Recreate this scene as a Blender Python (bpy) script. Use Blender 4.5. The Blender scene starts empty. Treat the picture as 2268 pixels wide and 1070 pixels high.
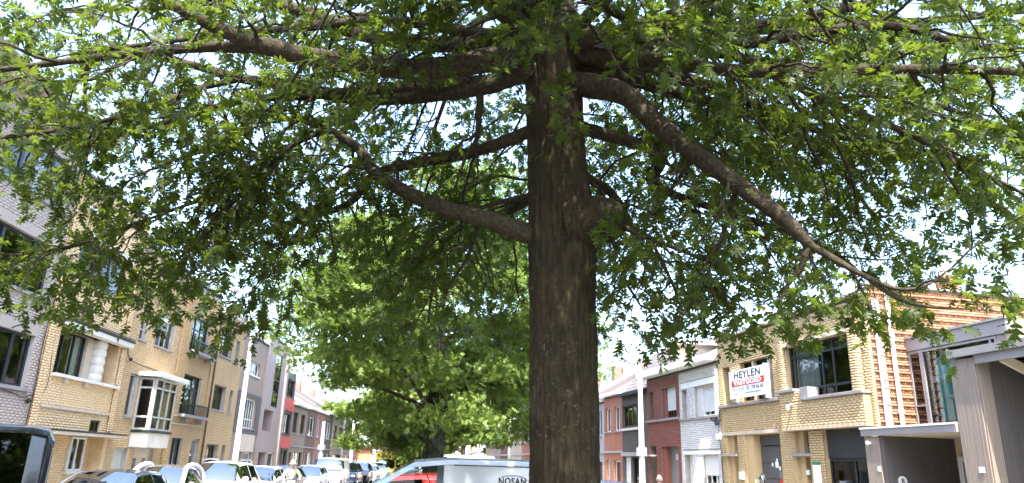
import bpy, bmesh, math, random
import numpy as np
from mathutils import Vector, Matrix

# ------------------------------------------------------------------ camera
scene = bpy.context.scene
PITCH, ROLL, CAM_H = math.radians(17.25), math.radians(1.77), 1.85
fw = Vector((0, math.cos(PITCH), math.sin(PITCH)))
r0 = Vector((1, 0, 0)); u0 = r0.cross(fw)
camR = math.cos(ROLL) * r0 + math.sin(ROLL) * u0
camU = -math.sin(ROLL) * r0 + math.cos(ROLL) * u0
cam_data = bpy.data.cameras.new('camera')
cam = bpy.data.objects.new('camera', cam_data)
scene.collection.objects.link(cam)
cam_data.sensor_fit = 'HORIZONTAL'; cam_data.sensor_width = 36.0
cam_data.lens = 36.0 * 1587.0 / 2268.0
cam_data.clip_start = 0.05; cam_data.clip_end = 2000
cam.matrix_world = Matrix(((camR.x, camU.x, -fw.x, 0), (camR.y, camU.y, -fw.y, 0), (camR.z, camU.z, -fw.z, CAM_H), (0, 0, 0, 1)))
scene.camera = cam

# ------------------------------------------------------------------ sky, sun, exposure
SUN_AZ, SUN_EL = math.radians(178.0), math.radians(60.0)      # clockwise from +Y
world = bpy.data.worlds.new('World'); scene.world = world; world.use_nodes = True
wn = world.node_tree.nodes; wl = world.node_tree.links
for n in list(wn): wn.remove(n)
wo = wn.new('ShaderNodeOutputWorld'); wb = wn.new('ShaderNodeBackground'); ws = wn.new('ShaderNodeTexSky')
ws.sky_type = 'NISHITA'; ws.sun_disc = False
ws.sun_elevation = SUN_EL; ws.sun_rotation = SUN_AZ
ws.altitude = 0; ws.air_density = 1.0; ws.dust_density = 2.2; ws.ozone_density = 1.0
wb.inputs['Strength'].default_value = 0.15
wl.new(ws.outputs[0], wb.inputs[0]); wl.new(wb.outputs[0], wo.inputs[0])
sun_data = bpy.data.lights.new('sun', 'SUN'); sun_data.energy = 2.4; sun_data.angle = math.radians(0.53)
sun_data.color = (1.0, 0.95, 0.86)
sun = bpy.data.objects.new('sun', sun_data); scene.collection.objects.link(sun)
sdir = Vector((math.sin(SUN_AZ) * math.cos(SUN_EL), math.cos(SUN_AZ) * math.cos(SUN_EL), math.sin(SUN_EL)))
sun.rotation_euler = (-sdir).to_track_quat('-Z', 'Y').to_euler()
sun.location = (0, -20, 40)
vs = scene.view_settings
vs.view_transform = 'Standard'; vs.look = 'None'; vs.gamma = 1.0; vs.use_curve_mapping = False
vs.exposure = 2.95
scene.cycles.max_bounces = 8; scene.cycles.transparent_max_bounces = 24
scene.cycles.use_denoising = True

rng = np.random.default_rng(11)
random.seed(7)
COL = scene.collection

# ------------------------------------------------------------------ helpers
def link(o):
    COL.objects.link(o); return o

def tag(o, label=None, cat=None, group=None, kind=None):
    if label: o['label'] = label
    if cat: o['category'] = cat
    if group: o['group'] = group
    if kind: o['kind'] = kind
    return o

def empty(name, loc=(0, 0, 0), rz=0.0, label=None, cat=None, group=None):
    o = bpy.data.objects.new(name, None); o.empty_display_size = 0.3
    o.location = loc; o.rotation_euler = (0, 0, rz)
    return tag(link(o), label, cat, group)

def np_mesh(name, V, F):
    """V (n,3) array, F (m,k) array of equal-sized faces"""
    V = np.asarray(V, np.float32); F = np.asarray(F, np.int32)
    me = bpy.data.meshes.new(name)
    m, k = F.shape
    me.vertices.add(len(V)); me.vertices.foreach_set('co', V.ravel())
    me.loops.add(m * k); me.loops.foreach_set('vertex_index', F.ravel())
    me.polygons.add(m)
    me.polygons.foreach_set('loop_start', np.arange(0, m * k, k, dtype=np.int32))
    me.update(calc_edges=True)
    return me

def obj(name, me, mat=None, parent=None, smooth=False, kind=None, label=None):
    if mat is not None and len(me.materials) == 0: me.materials.append(mat)
    o = bpy.data.objects.new(name, me); link(o)
    if parent is not None: o.parent = parent
    if smooth:
        me.polygons.foreach_set('use_smooth', np.ones(len(me.polygons), dtype=bool))
        if smooth is not True: me.set_sharp_from_angle(angle=math.radians(smooth))
    if kind: o['kind'] = kind
    if label: o['label'] = label
    return o

class MB:
    """collects geometry for one mesh object"""
    def __init__(s): s.v = []; s.f = []
    def add(s, vs, fs):
        b = len(s.v); s.v += [tuple(p) for p in vs]; s.f += [tuple(i + b for i in f) for f in fs]; return s
    def box(s, x0, x1, y0, y1, z0, z1):
        if x0 > x1: x0, x1 = x1, x0
        if y0 > y1: y0, y1 = y1, y0
        if z0 > z1: z0, z1 = z1, z0
        return s.add([(x0, y0, z0), (x1, y0, z0), (x1, y1, z0), (x0, y1, z0), (x0, y0, z1), (x1, y0, z1), (x1, y1, z1), (x0, y1, z1)],
                     [(0, 3, 2, 1), (4, 5, 6, 7), (0, 1, 5, 4), (1, 2, 6, 5), (2, 3, 7, 6), (3, 0, 4, 7)])
    def quad(s, a, b, c, d): return s.add([a, b, c, d], [(0, 1, 2, 3)])
    def prism(s, pts, y0, y1):
        """polygon pts (x,z) extruded along y"""
        n = len(pts)
        return s.add([(p[0], y0, p[1]) for p in pts] + [(p[0], y1, p[1]) for p in pts],
                     [tuple(range(n)), tuple(range(2 * n - 1, n - 1, -1))] + [(i, i + n, (i + 1) % n + n, (i + 1) % n) for i in range(n)])
    def cyl(s, p0, p1, r0, r1=None, n=12, caps=True):
        r1 = r0 if r1 is None else r1
        p0 = Vector(p0); p1 = Vector(p1); d = (p1 - p0).normalized()
        a = d.orthogonal().normalized(); b = d.cross(a)
        vs = []
        for p, r in ((p0, r0), (p1, r1)):
            for i in range(n):
                t = 2 * math.pi * i / n
                vs.append(p + r * (math.cos(t) * a + math.sin(t) * b))
        fs = [(i, (i + 1) % n, (i + 1) % n + n, i + n) for i in range(n)]
        if caps: fs += [tuple(range(n - 1, -1, -1)), tuple(range(n, 2 * n))]
        return s.add(vs, fs)
    def ball(s, c, rx, ry=None, rz=None, n=12, m=8):
        ry = rx if ry is None else ry; rz = rx if rz is None else rz
        vs = [(c[0], c[1], c[2] + rz)]
        for j in range(1, m):
            ph = math.pi * j / m
            for i in range(n):
                t = 2 * math.pi * i / n
                vs.append((c[0] + rx * math.sin(ph) * math.cos(t), c[1] + ry * math.sin(ph) * math.sin(t), c[2] + rz * math.cos(ph)))
        vs.append((c[0], c[1], c[2] - rz))
        fs = [(0, 1 + i, 1 + (i + 1) % n) for i in range(n)]
        for j in range(m - 2):
            for i in range(n):
                a = 1 + j * n + i; b = 1 + j * n + (i + 1) % n
                fs.append((a, a + n, b + n, b))
        L = len(vs) - 1; k = 1 + (m - 2) * n
        fs += [(L, k + (i + 1) % n, k + i) for i in range(n)]
        return s.add(vs, fs)
    def build(s, name, mat, parent=None, smooth=False, kind=None, label=None, bevel=0):
        me = bpy.data.meshes.new(name); me.from_pydata(s.v, [], s.f); me.update()
        o = obj(name, me, mat, parent, smooth, kind, label)
        if bevel:
            b = o.modifiers.new('bevel', 'BEVEL'); b.width = bevel; b.segments = 2; b.limit_method = 'ANGLE'
        return o

def tube_arrays(P, Rr, n):
    """ring tube around a polyline, parallel transported: returns verts, quads"""
    P = np.asarray(P, float); Rr = np.asarray(Rr, float); k = len(P)
    T = np.gradient(P, axis=0); T /= np.linalg.norm(T, axis=1)[:, None] + 1e-9
    a = np.cross(T[0], (0, 0, 1.0))
    if np.linalg.norm(a) < .1: a = np.cross(T[0], (1.0, 0, 0))
    a /= np.linalg.norm(a)
    th = np.arange(n) * 2 * math.pi / n
    V = np.zeros((k, n, 3))
    for i in range(k):
        a = a - T[i] * (a @ T[i]); a /= np.linalg.norm(a) + 1e-9
        b = np.cross(T[i], a)
        V[i] = P[i] + Rr[i] * (np.cos(th)[:, None] * a + np.sin(th)[:, None] * b)
    idx = np.arange(k * n).reshape(k, n)
    q = np.stack([idx[:-1], np.roll(idx[:-1], -1, 1), np.roll(idx[1:], -1, 1), idx[1:]], -1).reshape(-1, 4)
    return V.reshape(-1, 3), q

def spline(P, m):
    """Catmull-Rom resample of a polyline to m points (rows may hold radii too)"""
    P = np.asarray(P, float); n = len(P)
    Q = np.vstack([2 * P[0] - P[1], P, 2 * P[-1] - P[-2]])
    t = np.linspace(0, n - 1 - 1e-6, m); i = t.astype(int); f = (t - i)[:, None]
    a, b, c, d = Q[i], Q[i + 1], Q[i + 2], Q[i + 3]
    return .5 * (2 * b + (c - a) * f + (2 * a - 5 * b + 4 * c - d) * f ** 2 + (3 * b - a - 3 * c + d) * f ** 3)

def join_arrays(lst):
    V = []; F = []; o = 0
    for v, f in lst:
        V.append(v); F.append(f + o); o += len(v)
    return np.vstack(V), np.vstack(F)

_fontcache = {}
def text_mesh(body, size, extrude=0.002, align='CENTER', bold=0.0, sx=1.0):
    cu = bpy.data.curves.new('lettering', 'FONT'); cu.body = body; cu.size = size; cu.extrude = extrude
    cu.align_x = align; cu.align_y = 'CENTER'; cu.resolution_u = 3; cu.offset = bold; cu.space_character = 1.08
    o = bpy.data.objects.new('lettering', cu); COL.objects.link(o)
    dg = bpy.context.evaluated_depsgraph_get()
    me = bpy.data.meshes.new_from_object(o.evaluated_get(dg))
    bpy.data.objects.remove(o); bpy.data.curves.remove(cu)
    me.materials.clear()
    if sx != 1: me.transform(Matrix.Diagonal((sx, 1, 1, 1)))
    return me

# ------------------------------------------------------------------ materials
def new_mat(name):
    m = bpy.data.materials.new(name); m.use_nodes = True
    nt = m.node_tree; b = nt.nodes['Principled BSDF']
    return m, nt, b

def ramp_mix(nt, fac, ca, cb):
    x = nt.nodes.new('ShaderNodeMix'); x.data_type = 'RGBA'
    x.inputs[6].default_value = (*ca, 1); x.inputs[7].default_value = (*cb, 1)
    if fac is not None: nt.links.new(fac, x.inputs[0])
    return x

def noise(nt, scale, detail=4, coord='Object', stretch=None, rough=.55):
    tc = nt.nodes.new('ShaderNodeTexCoord'); n = nt.nodes.new('ShaderNodeTexNoise')
    n.inputs['Scale'].default_value = scale; n.inputs['Detail'].default_value = detail; n.inputs['Roughness'].default_value = rough
    if stretch:
        mp = nt.nodes.new('ShaderNodeMapping'); mp.inputs['Scale'].default_value = stretch
        nt.links.new(tc.outputs[coord], mp.inputs[0]); nt.links.new(mp.outputs[0], n.inputs['Vector'])
    else: nt.links.new(tc.outputs[coord], n.inputs['Vector'])
    return n

def rangemap(nt, sock, a, b, lo=0.0, hi=1.0):
    r = nt.nodes.new('ShaderNodeMapRange'); r.inputs[1].default_value = a; r.inputs[2].default_value = b
    r.inputs[3].default_value = lo; r.inputs[4].default_value = hi
    nt.links.new(sock, r.inputs[0]); return r.outputs[0]

def add_bump(nt, b, sock, strength, dist):
    bp = nt.nodes.new('ShaderNodeBump'); bp.inputs['Strength'].default_value = strength; bp.inputs['Distance'].default_value = dist
    nt.links.new(sock, bp.inputs['Height']); nt.links.new(bp.outputs[0], b.inputs['Normal'])

def M_plain(name, col, rough=.6, var=.18, scale=2.5, bump=0.0, metal=0.0, spec=.4, fine=35, stretch=None):
    m, nt, b = new_mat(name)
    n = noise(nt, scale, 6, stretch=stretch)
    x = ramp_mix(nt, rangemap(nt, n.outputs[0], .3, .7), tuple(c * (1 - var) for c in col), tuple(min(1, c * (1 + var * .6)) for c in col))
    nt.links.new(x.outputs[2], b.inputs['Base Color'])
    b.inputs['Roughness'].default_value = rough; b.inputs['Metallic'].default_value = metal
    b.inputs['Specular IOR Level'].default_value = spec
    if bump:
        f = noise(nt, fine, 3, stretch=stretch); add_bump(nt, b, f.outputs[0], bump, .01)
    return m

def M_brick(name, ca, cb, dirt=(.12, .1, .08), rough=.85, dirtamt=.35):
    """single bricks: colour by brick, with weather stains"""
    m, nt, b = new_mat(name)
    g = nt.nodes.new('ShaderNodeNewGeometry')
    x = ramp_mix(nt, g.outputs['Random Per Island'], ca, cb)
    n = noise(nt, .9, 7, stretch=(1, 1, .45))
    x2 = ramp_mix(nt, rangemap(nt, n.outputs[0], .5, .8, 0, dirtamt), (0, 0, 0), dirt)
    nt.links.new(x.outputs[2], x2.inputs[6])
    f = noise(nt, 60, 3)
    x3 = ramp_mix(nt, rangemap(nt, f.outputs[0], .35, .75, 0, .25), (0, 0, 0), dirt)
    nt.links.new(x2.outputs[2], x3.inputs[6])
    nt.links.new(x3.outputs[2], b.inputs['Base Color'])
    b.inputs['Roughness'].default_value = rough; b.inputs['Specular IOR Level'].default_value = .25
    add_bump(nt, b, f.outputs[0], .25, .01)
    return m

def M_bricktex(name, ca, cb, mortar, bw=.22, bh=.075, rough=.85):
    """distant brickwork, too far to tell single bricks apart"""
    m, nt, b = new_mat(name)
    tc = nt.nodes.new('ShaderNodeTexCoord'); sp = nt.nodes.new('ShaderNodeSeparateXYZ'); cb_ = nt.nodes.new('ShaderNodeCombineXYZ')
    nt.links.new(tc.outputs['Object'], sp.inputs[0])
    ad = nt.nodes.new('ShaderNodeMath'); ad.operation = 'ADD'
    nt.links.new(sp.outputs[0], ad.inputs[0]); nt.links.new(sp.outputs[1], ad.inputs[1])
    nt.links.new(ad.outputs[0], cb_.inputs[0]); nt.links.new(sp.outputs[2], cb_.inputs[1])
    t = nt.nodes.new('ShaderNodeTexBrick'); nt.links.new(cb_.outputs[0], t.inputs['Vector'])
    t.inputs['Color1'].default_value = (*ca, 1); t.inputs['Color2'].default_value = (*cb, 1); t.inputs['Mortar'].default_value = (*mortar, 1)
    t.inputs['Scale'].default_value = 1; t.inputs['Brick Width'].default_value = bw; t.inputs['Row Height'].default_value = bh
    t.inputs['Mortar Size'].default_value = .008; t.inputs['Bias'].default_value = -.1
    n = noise(nt, .8, 6, stretch=(1, 1, .4))
    x = ramp_mix(nt, rangemap(nt, n.outputs[0], .45, .8, 0, .4), (0, 0, 0), tuple(c * .45 for c in ca))
    nt.links.new(t.outputs[0], x.inputs[6]); nt.links.new(x.outputs[2], b.inputs['Base Color'])
    b.inputs['Roughness'].default_value = rough; b.inputs['Specular IOR Level'].default_value = .25
    add_bump(nt, b, t.outputs['Fac'], -.4, .01)
    return m

def M_glass(name, tint=(.85, .9, .88), refl=.08, rough=.0, gain=1.0):
    """window pane: clear with a mirror share that grows at grazing angles"""
    m, nt, b = new_mat(name); nt.nodes.remove(b)
    out = nt.nodes['Material Output']
    tr = nt.nodes.new('ShaderNodeBsdfTransparent'); tr.inputs[0].default_value = (*tint, 1)
    gl = nt.nodes.new('ShaderNodeBsdfGlossy'); gl.inputs['Roughness'].default_value = rough
    n = noise(nt, .7, 2); bp = nt.nodes.new('ShaderNodeBump'); bp.inputs['Strength'].default_value = .03; bp.inputs['Distance'].default_value = .05
    nt.links.new(n.outputs[0], bp.inputs['Height']); nt.links.new(bp.outputs[0], gl.inputs['Normal'])
    fr = nt.nodes.new('ShaderNodeFresnel'); fr.inputs[0].default_value = 1.5
    ma = nt.nodes.new('ShaderNodeMath'); ma.operation = 'MULTIPLY_ADD'; ma.inputs[1].default_value = gain; ma.inputs[2].default_value = refl - .04; ma.use_clamp = True
    nt.links.new(fr.outputs[0], ma.inputs[0])
    mx = nt.nodes.new('ShaderNodeMixShader'); nt.links.new(ma.outputs[0], mx.inputs[0]); nt.links.new(tr.outputs[0], mx.inputs[1]); nt.links.new(gl.outputs[0], mx.inputs[2])
    nt.links.new(mx.outputs[0], out.inputs[0])
    return m

def M_paint(name, col, metal=.0, rough=.25):
    m, nt, b = new_mat(name)
    n = noise(nt, 1.2, 5)
    x = ramp_mix(nt, rangemap(nt, n.outputs[0], .35, .75), col, tuple(c * .86 for c in col))
    nt.links.new(x.outputs[2], b.inputs['Base Color'])
    b.inputs['Roughness'].default_value = rough; b.inputs['Metallic'].default_value = metal
    b.inputs['Coat Weight'].default_value = .6; b.inputs['Coat Roughness'].default_value = .05
    return m

def M_leaf(name, ca, cb, trans, tw=.5, gloss=.35):
    m, nt, b = new_mat(name); out = nt.nodes['Material Output']
    g = nt.nodes.new('ShaderNodeNewGeometry')
    oi = nt.nodes.new('ShaderNodeObjectInfo')
    ad = nt.nodes.new('ShaderNodeMath'); ad.operation = 'ADD'; nt.links.new(g.outputs['Random Per Island'], ad.inputs[0]); nt.links.new(oi.outputs['Random'], ad.inputs[1])
    fr = nt.nodes.new('ShaderNodeMath'); fr.operation = 'FRACT'; nt.links.new(ad.outputs[0], fr.inputs[0])
    x = ramp_mix(nt, fr.outputs[0], ca, cb)
    n = noise(nt, .8, 3)
    x2 = ramp_mix(nt, rangemap(nt, n.outputs[0], .4, .7, 0, .5), (0, 0, 0), cb); nt.links.new(x.outputs[2], x2.inputs[6])
    nt.links.new(x2.outputs[2], b.inputs['Base Color'])
    b.inputs['Roughness'].default_value = gloss; b.inputs['Specular IOR Level'].default_value = .3
    tl = nt.nodes.new('ShaderNodeBsdfTranslucent'); tl.inputs[0].default_value = (*trans, 1)
    mx = nt.nodes.new('ShaderNodeMixShader'); mx.inputs[0].default_value = tw
    nt.links.new(b.outputs[0], mx.inputs[1]); nt.links.new(tl.outputs[0], mx.inputs[2]); nt.links.new(mx.outputs[0], out.inputs[0])
    return m

def M_bark(name, dark, light, lichen=(.16, .17, .1), zs=.22):
    m, nt, b = new_mat(name)
    v = noise(nt, 22, 8, stretch=(1, 1, zs), rough=.65)
    x = ramp_mix(nt, rangemap(nt, v.outputs[0], .38, .66), dark, light)
    p = noise(nt, 26, 4); q = noise(nt, 2.2, 3)
    mu = nt.nodes.new('ShaderNodeMath'); mu.operation = 'MULTIPLY'
    nt.links.new(rangemap(nt, p.outputs[0], .58, .68), mu.inputs[0]); nt.links.new(rangemap(nt, q.outputs[0], .42, .62), mu.inputs[1])
    x2 = ramp_mix(nt, mu.outputs[0], (0, 0, 0), lichen); nt.links.new(x.outputs[2], x2.inputs[6])
    nt.links.new(x2.outputs[2], b.inputs['Base Color'])
    b.inputs['Roughness'].default_value = .9; b.inputs['Specular IOR Level'].default_value = .2
    add_bump(nt, b, v.outputs[0], .9, .02)
    return m

M = {}
M['asphalt'] = M_plain('asphalt', (.085, .083, .08), .9, .3, .6, .4, fine=120)
M['paving'] = M_plain('paving', (.27, .26, .24), .9, .2, .8, .2)
M['kerb'] = M_plain('kerb_stone', (.33, .32, .3), .85, .2, 2)
M['soil'] = M_plain('median_gravel', (.22, .18, .13), .95, .3, 1.5, .5, fine=90)
M['white_line'] = M_plain('road_paint', (.75, .75, .72), .7, .15, 3)
M['glass'] = M_glass('window_glass')
M['glass_green'] = M_glass('tinted_glass', (.72, .88, .84), .08)
M['car_glass'] = M_glass('car_glass', (.13, .155, .165), .045, gain=.45)
M['van_glass'] = M_glass('clear_car_glass', (.8, .86, .84), .04, gain=.5)
M['black_glass'] = M_glass('privacy_glass', (.02, .022, .025), .06, gain=.6)
M['frame_dark'] = M_plain('dark_frame', (.02, .024, .028), .45, .2, 2)
M['frame_green'] = M_plain('dark_green_frame', (.018, .03, .026), .5, .2, 2)
M['frame_white'] = M_plain('white_frame', (.75, .75, .72), .45, .08, 2)
M['frame_grey'] = M_plain('grey_frame', (.42, .42, .38), .5, .1, 2)
M['frame_brown'] = M_plain('brown_frame', (.09, .055, .035), .6, .2, 3)
M['stone_white'] = M_plain('white_stone', (.66, .62, .55), .8, .12, 3, .15)
M['stone_grey'] = M_plain('blue_stone', (.27, .25, .25), .8, .18, 4, .15)
M['stone_beige'] = M_plain('beige_stone', (.52, .44, .35), .85, .15, 3, .15)
M['mortar'] = M_plain('dark_mortar', (.16, .13, .1), .95, .2, 3)
M['mortar_yellow'] = M_plain('yellow_mortar', (.62, .45, .26), .95, .2, 3)
M['mortar_ochre'] = M_plain('ochre_mortar', (.42, .31, .165), .95, .2, 3)
M['mortar_light'] = M_plain('light_mortar', (.35, .33, .3), .95, .2, 3)
M['roof_felt'] = M_plain('roof_felt', (.07, .065, .065), .9, .2, 2)
M['roof_tile'] = M_plain('roof_tile', (.13, .11, .11), .8, .25, 6)
M['roof_red'] = M_plain('roof_red', (.3, .11, .07), .85, .25, 6)
M['zinc'] = M_plain('zinc', (.45, .46, .48), .45, .12, 3, metal=.3)
M['white'] = M_plain('white_paint', (.78, .78, .75), .5, .08, 3)
M['curtain'] = M_plain('curtain', (.6, .6, .58), .9, .15, 6, stretch=(4, 1, .3))
M['curtain_grey'] = M_plain('curtain_grey', (.3, .32, .33), .9, .15, 6, stretch=(4, 1, .3))
M['shutter'] = M_plain('roller_shutter', (.68, .68, .68), .6, .06, 3)
M['black'] = M_plain('black_rubber', (.015, .015, .016), .6, .2, 6)
M['black_metal'] = M_plain('black_metal', (.02, .02, .022), .4, .2, 6)
M['chrome'] = M_plain('chrome', (.7, .7, .72), .2, .05, 3, metal=1.0)
M['alloy'] = M_plain('wheel_alloy', (.4, .4, .42), .35, .1, 3, metal=.8)
M['lamp_clear'] = M_plain('headlamp', (.7, .72, .75), .1, .05, 3, spec=.9)
M['lamp_red'] = M_plain('tail_lamp', (.4, .015, .01), .15, .05, 3)
M['plate'] = M_plain('number_plate', (.75, .72, .68), .5, .05, 3)
M['cable'] = M_plain('cable', (.025, .025, .025), .6, .2, 4)
# ------------------------------------------------------------------ street geometry
AZ_L, AZ_R = math.radians(-4.1), math.radians(-11.2)
PL, PR = Vector((-11.85, 0, 0)), Vector((9.98, 21, 0))
UL = Vector((math.sin(AZ_L), math.cos(AZ_L), 0)); UR = Vector((math.sin(AZ_R), math.cos(AZ_R), 0))
NL = Vector((UL.y, -UL.x, 0)); NR = Vector((UR.y, -UR.x, 0))      # NL points to the street, NR away from it
def ptL(u, o=0.0, z=0.0): return PL + UL * u + NL * o + Vector((0, 0, z))
def ptR(u, o=0.0, z=0.0): return PR + UR * u - NR * o + Vector((0, 0, z))

def sheet(name, pts, mat, z, kind='structure', thick=None):
    mb = MB(); n = len(pts)
    if thick:
        mb.add([(p[0], p[1], z) for p in pts] + [(p[0], p[1], z - thick) for p in pts],
               [tuple(range(n))] + [((i + 1) % n, i, i + n, (i + 1) % n + n) for i in range(n)])
    else: mb.add([(p[0], p[1], z) for p in pts], [tuple(range(n))])
    return mb.build(name, mat, kind=kind)

def strip(f, ua, ub, oa, ob):
    return [f(ua, oa), f(ub, oa), f(ub, ob), f(ua, ob)]
def ccw(p):
    a = sum(p[i][0] * p[(i + 1) % len(p)][1] - p[(i + 1) % len(p)][0] * p[i][1] for i in range(len(p)))
    return p if a > 0 else p[::-1]
sheet('ground', [(-900, -300), (900, -300), (900, 1500), (-900, 1500)], M['paving'], -.02)
sheet('road', ccw([ptL(-40, 2.6), ptL(130, 2.6), ptR(110, 2.4), ptR(-60, 2.4)]), M['asphalt'], -.016)
sheet('pavement', ccw(strip(ptL, -40, 96, -.05, 2.4)), M['paving'], .1, thick=.11)
sheet('kerb', ccw(strip(ptL, -40, 96, 2.404, 2.58)), M['kerb'], .106, thick=.115)
sheet('pavement', ccw(strip(ptR, -60, 66, -.05, 2.0)), M['paving'], .1, thick=.11)
sheet('kerb', ccw(strip(ptR, -60, 66, 2.004, 2.18)), M['kerb'], .106, thick=.115)
AZ_M = math.radians(-8.6); UM = Vector((math.sin(AZ_M), math.cos(AZ_M), 0)); NM = Vector((UM.y, -UM.x, 0))
PM = Vector((.60, 7.5, 0))
def ptM(u, o=0.0, z=0.0): return PM + UM * u + NM * o + Vector((0, 0, z))
for ua, ub in ((-22, -4), (-1.6, 1.6), (9, 26), (40, 62)):
    sheet('median', ccw(strip(ptM, ua, ub, -1.5, 1.5)), M['soil'], .1, thick=.11)
for i in range(10):
    sheet('road_marking', ccw(strip(ptL, 4 + i * 9, 4.1 + i * 9, 2.7, 4.7)), M['white_line'], -.012)

# ------------------------------------------------------------------ houses
def boxes_mesh(name, A):
    """A rows (x0,x1,y0,y1,z0,z1): boxes without their hidden inner (+y) face"""
    A = np.asarray(A, np.float32); n = len(A)
    sx = [0, 1, 1, 0, 0, 1, 1, 0]; sy = [2, 2, 3, 3, 2, 2, 3, 3]; sz = [4, 4, 4, 4, 5, 5, 5, 5]
    V = np.stack([A[:, sx], A[:, sy], A[:, sz]], -1).reshape(-1, 3)
    f = np.array([(0, 3, 2, 1), (4, 5, 6, 7), (0, 1, 5, 4), (1, 2, 6, 5), (3, 0, 4, 7)])
    return np_mesh(name, V, (f[None] + 8 * np.arange(n)[:, None, None]).reshape(-1, 4))

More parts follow.
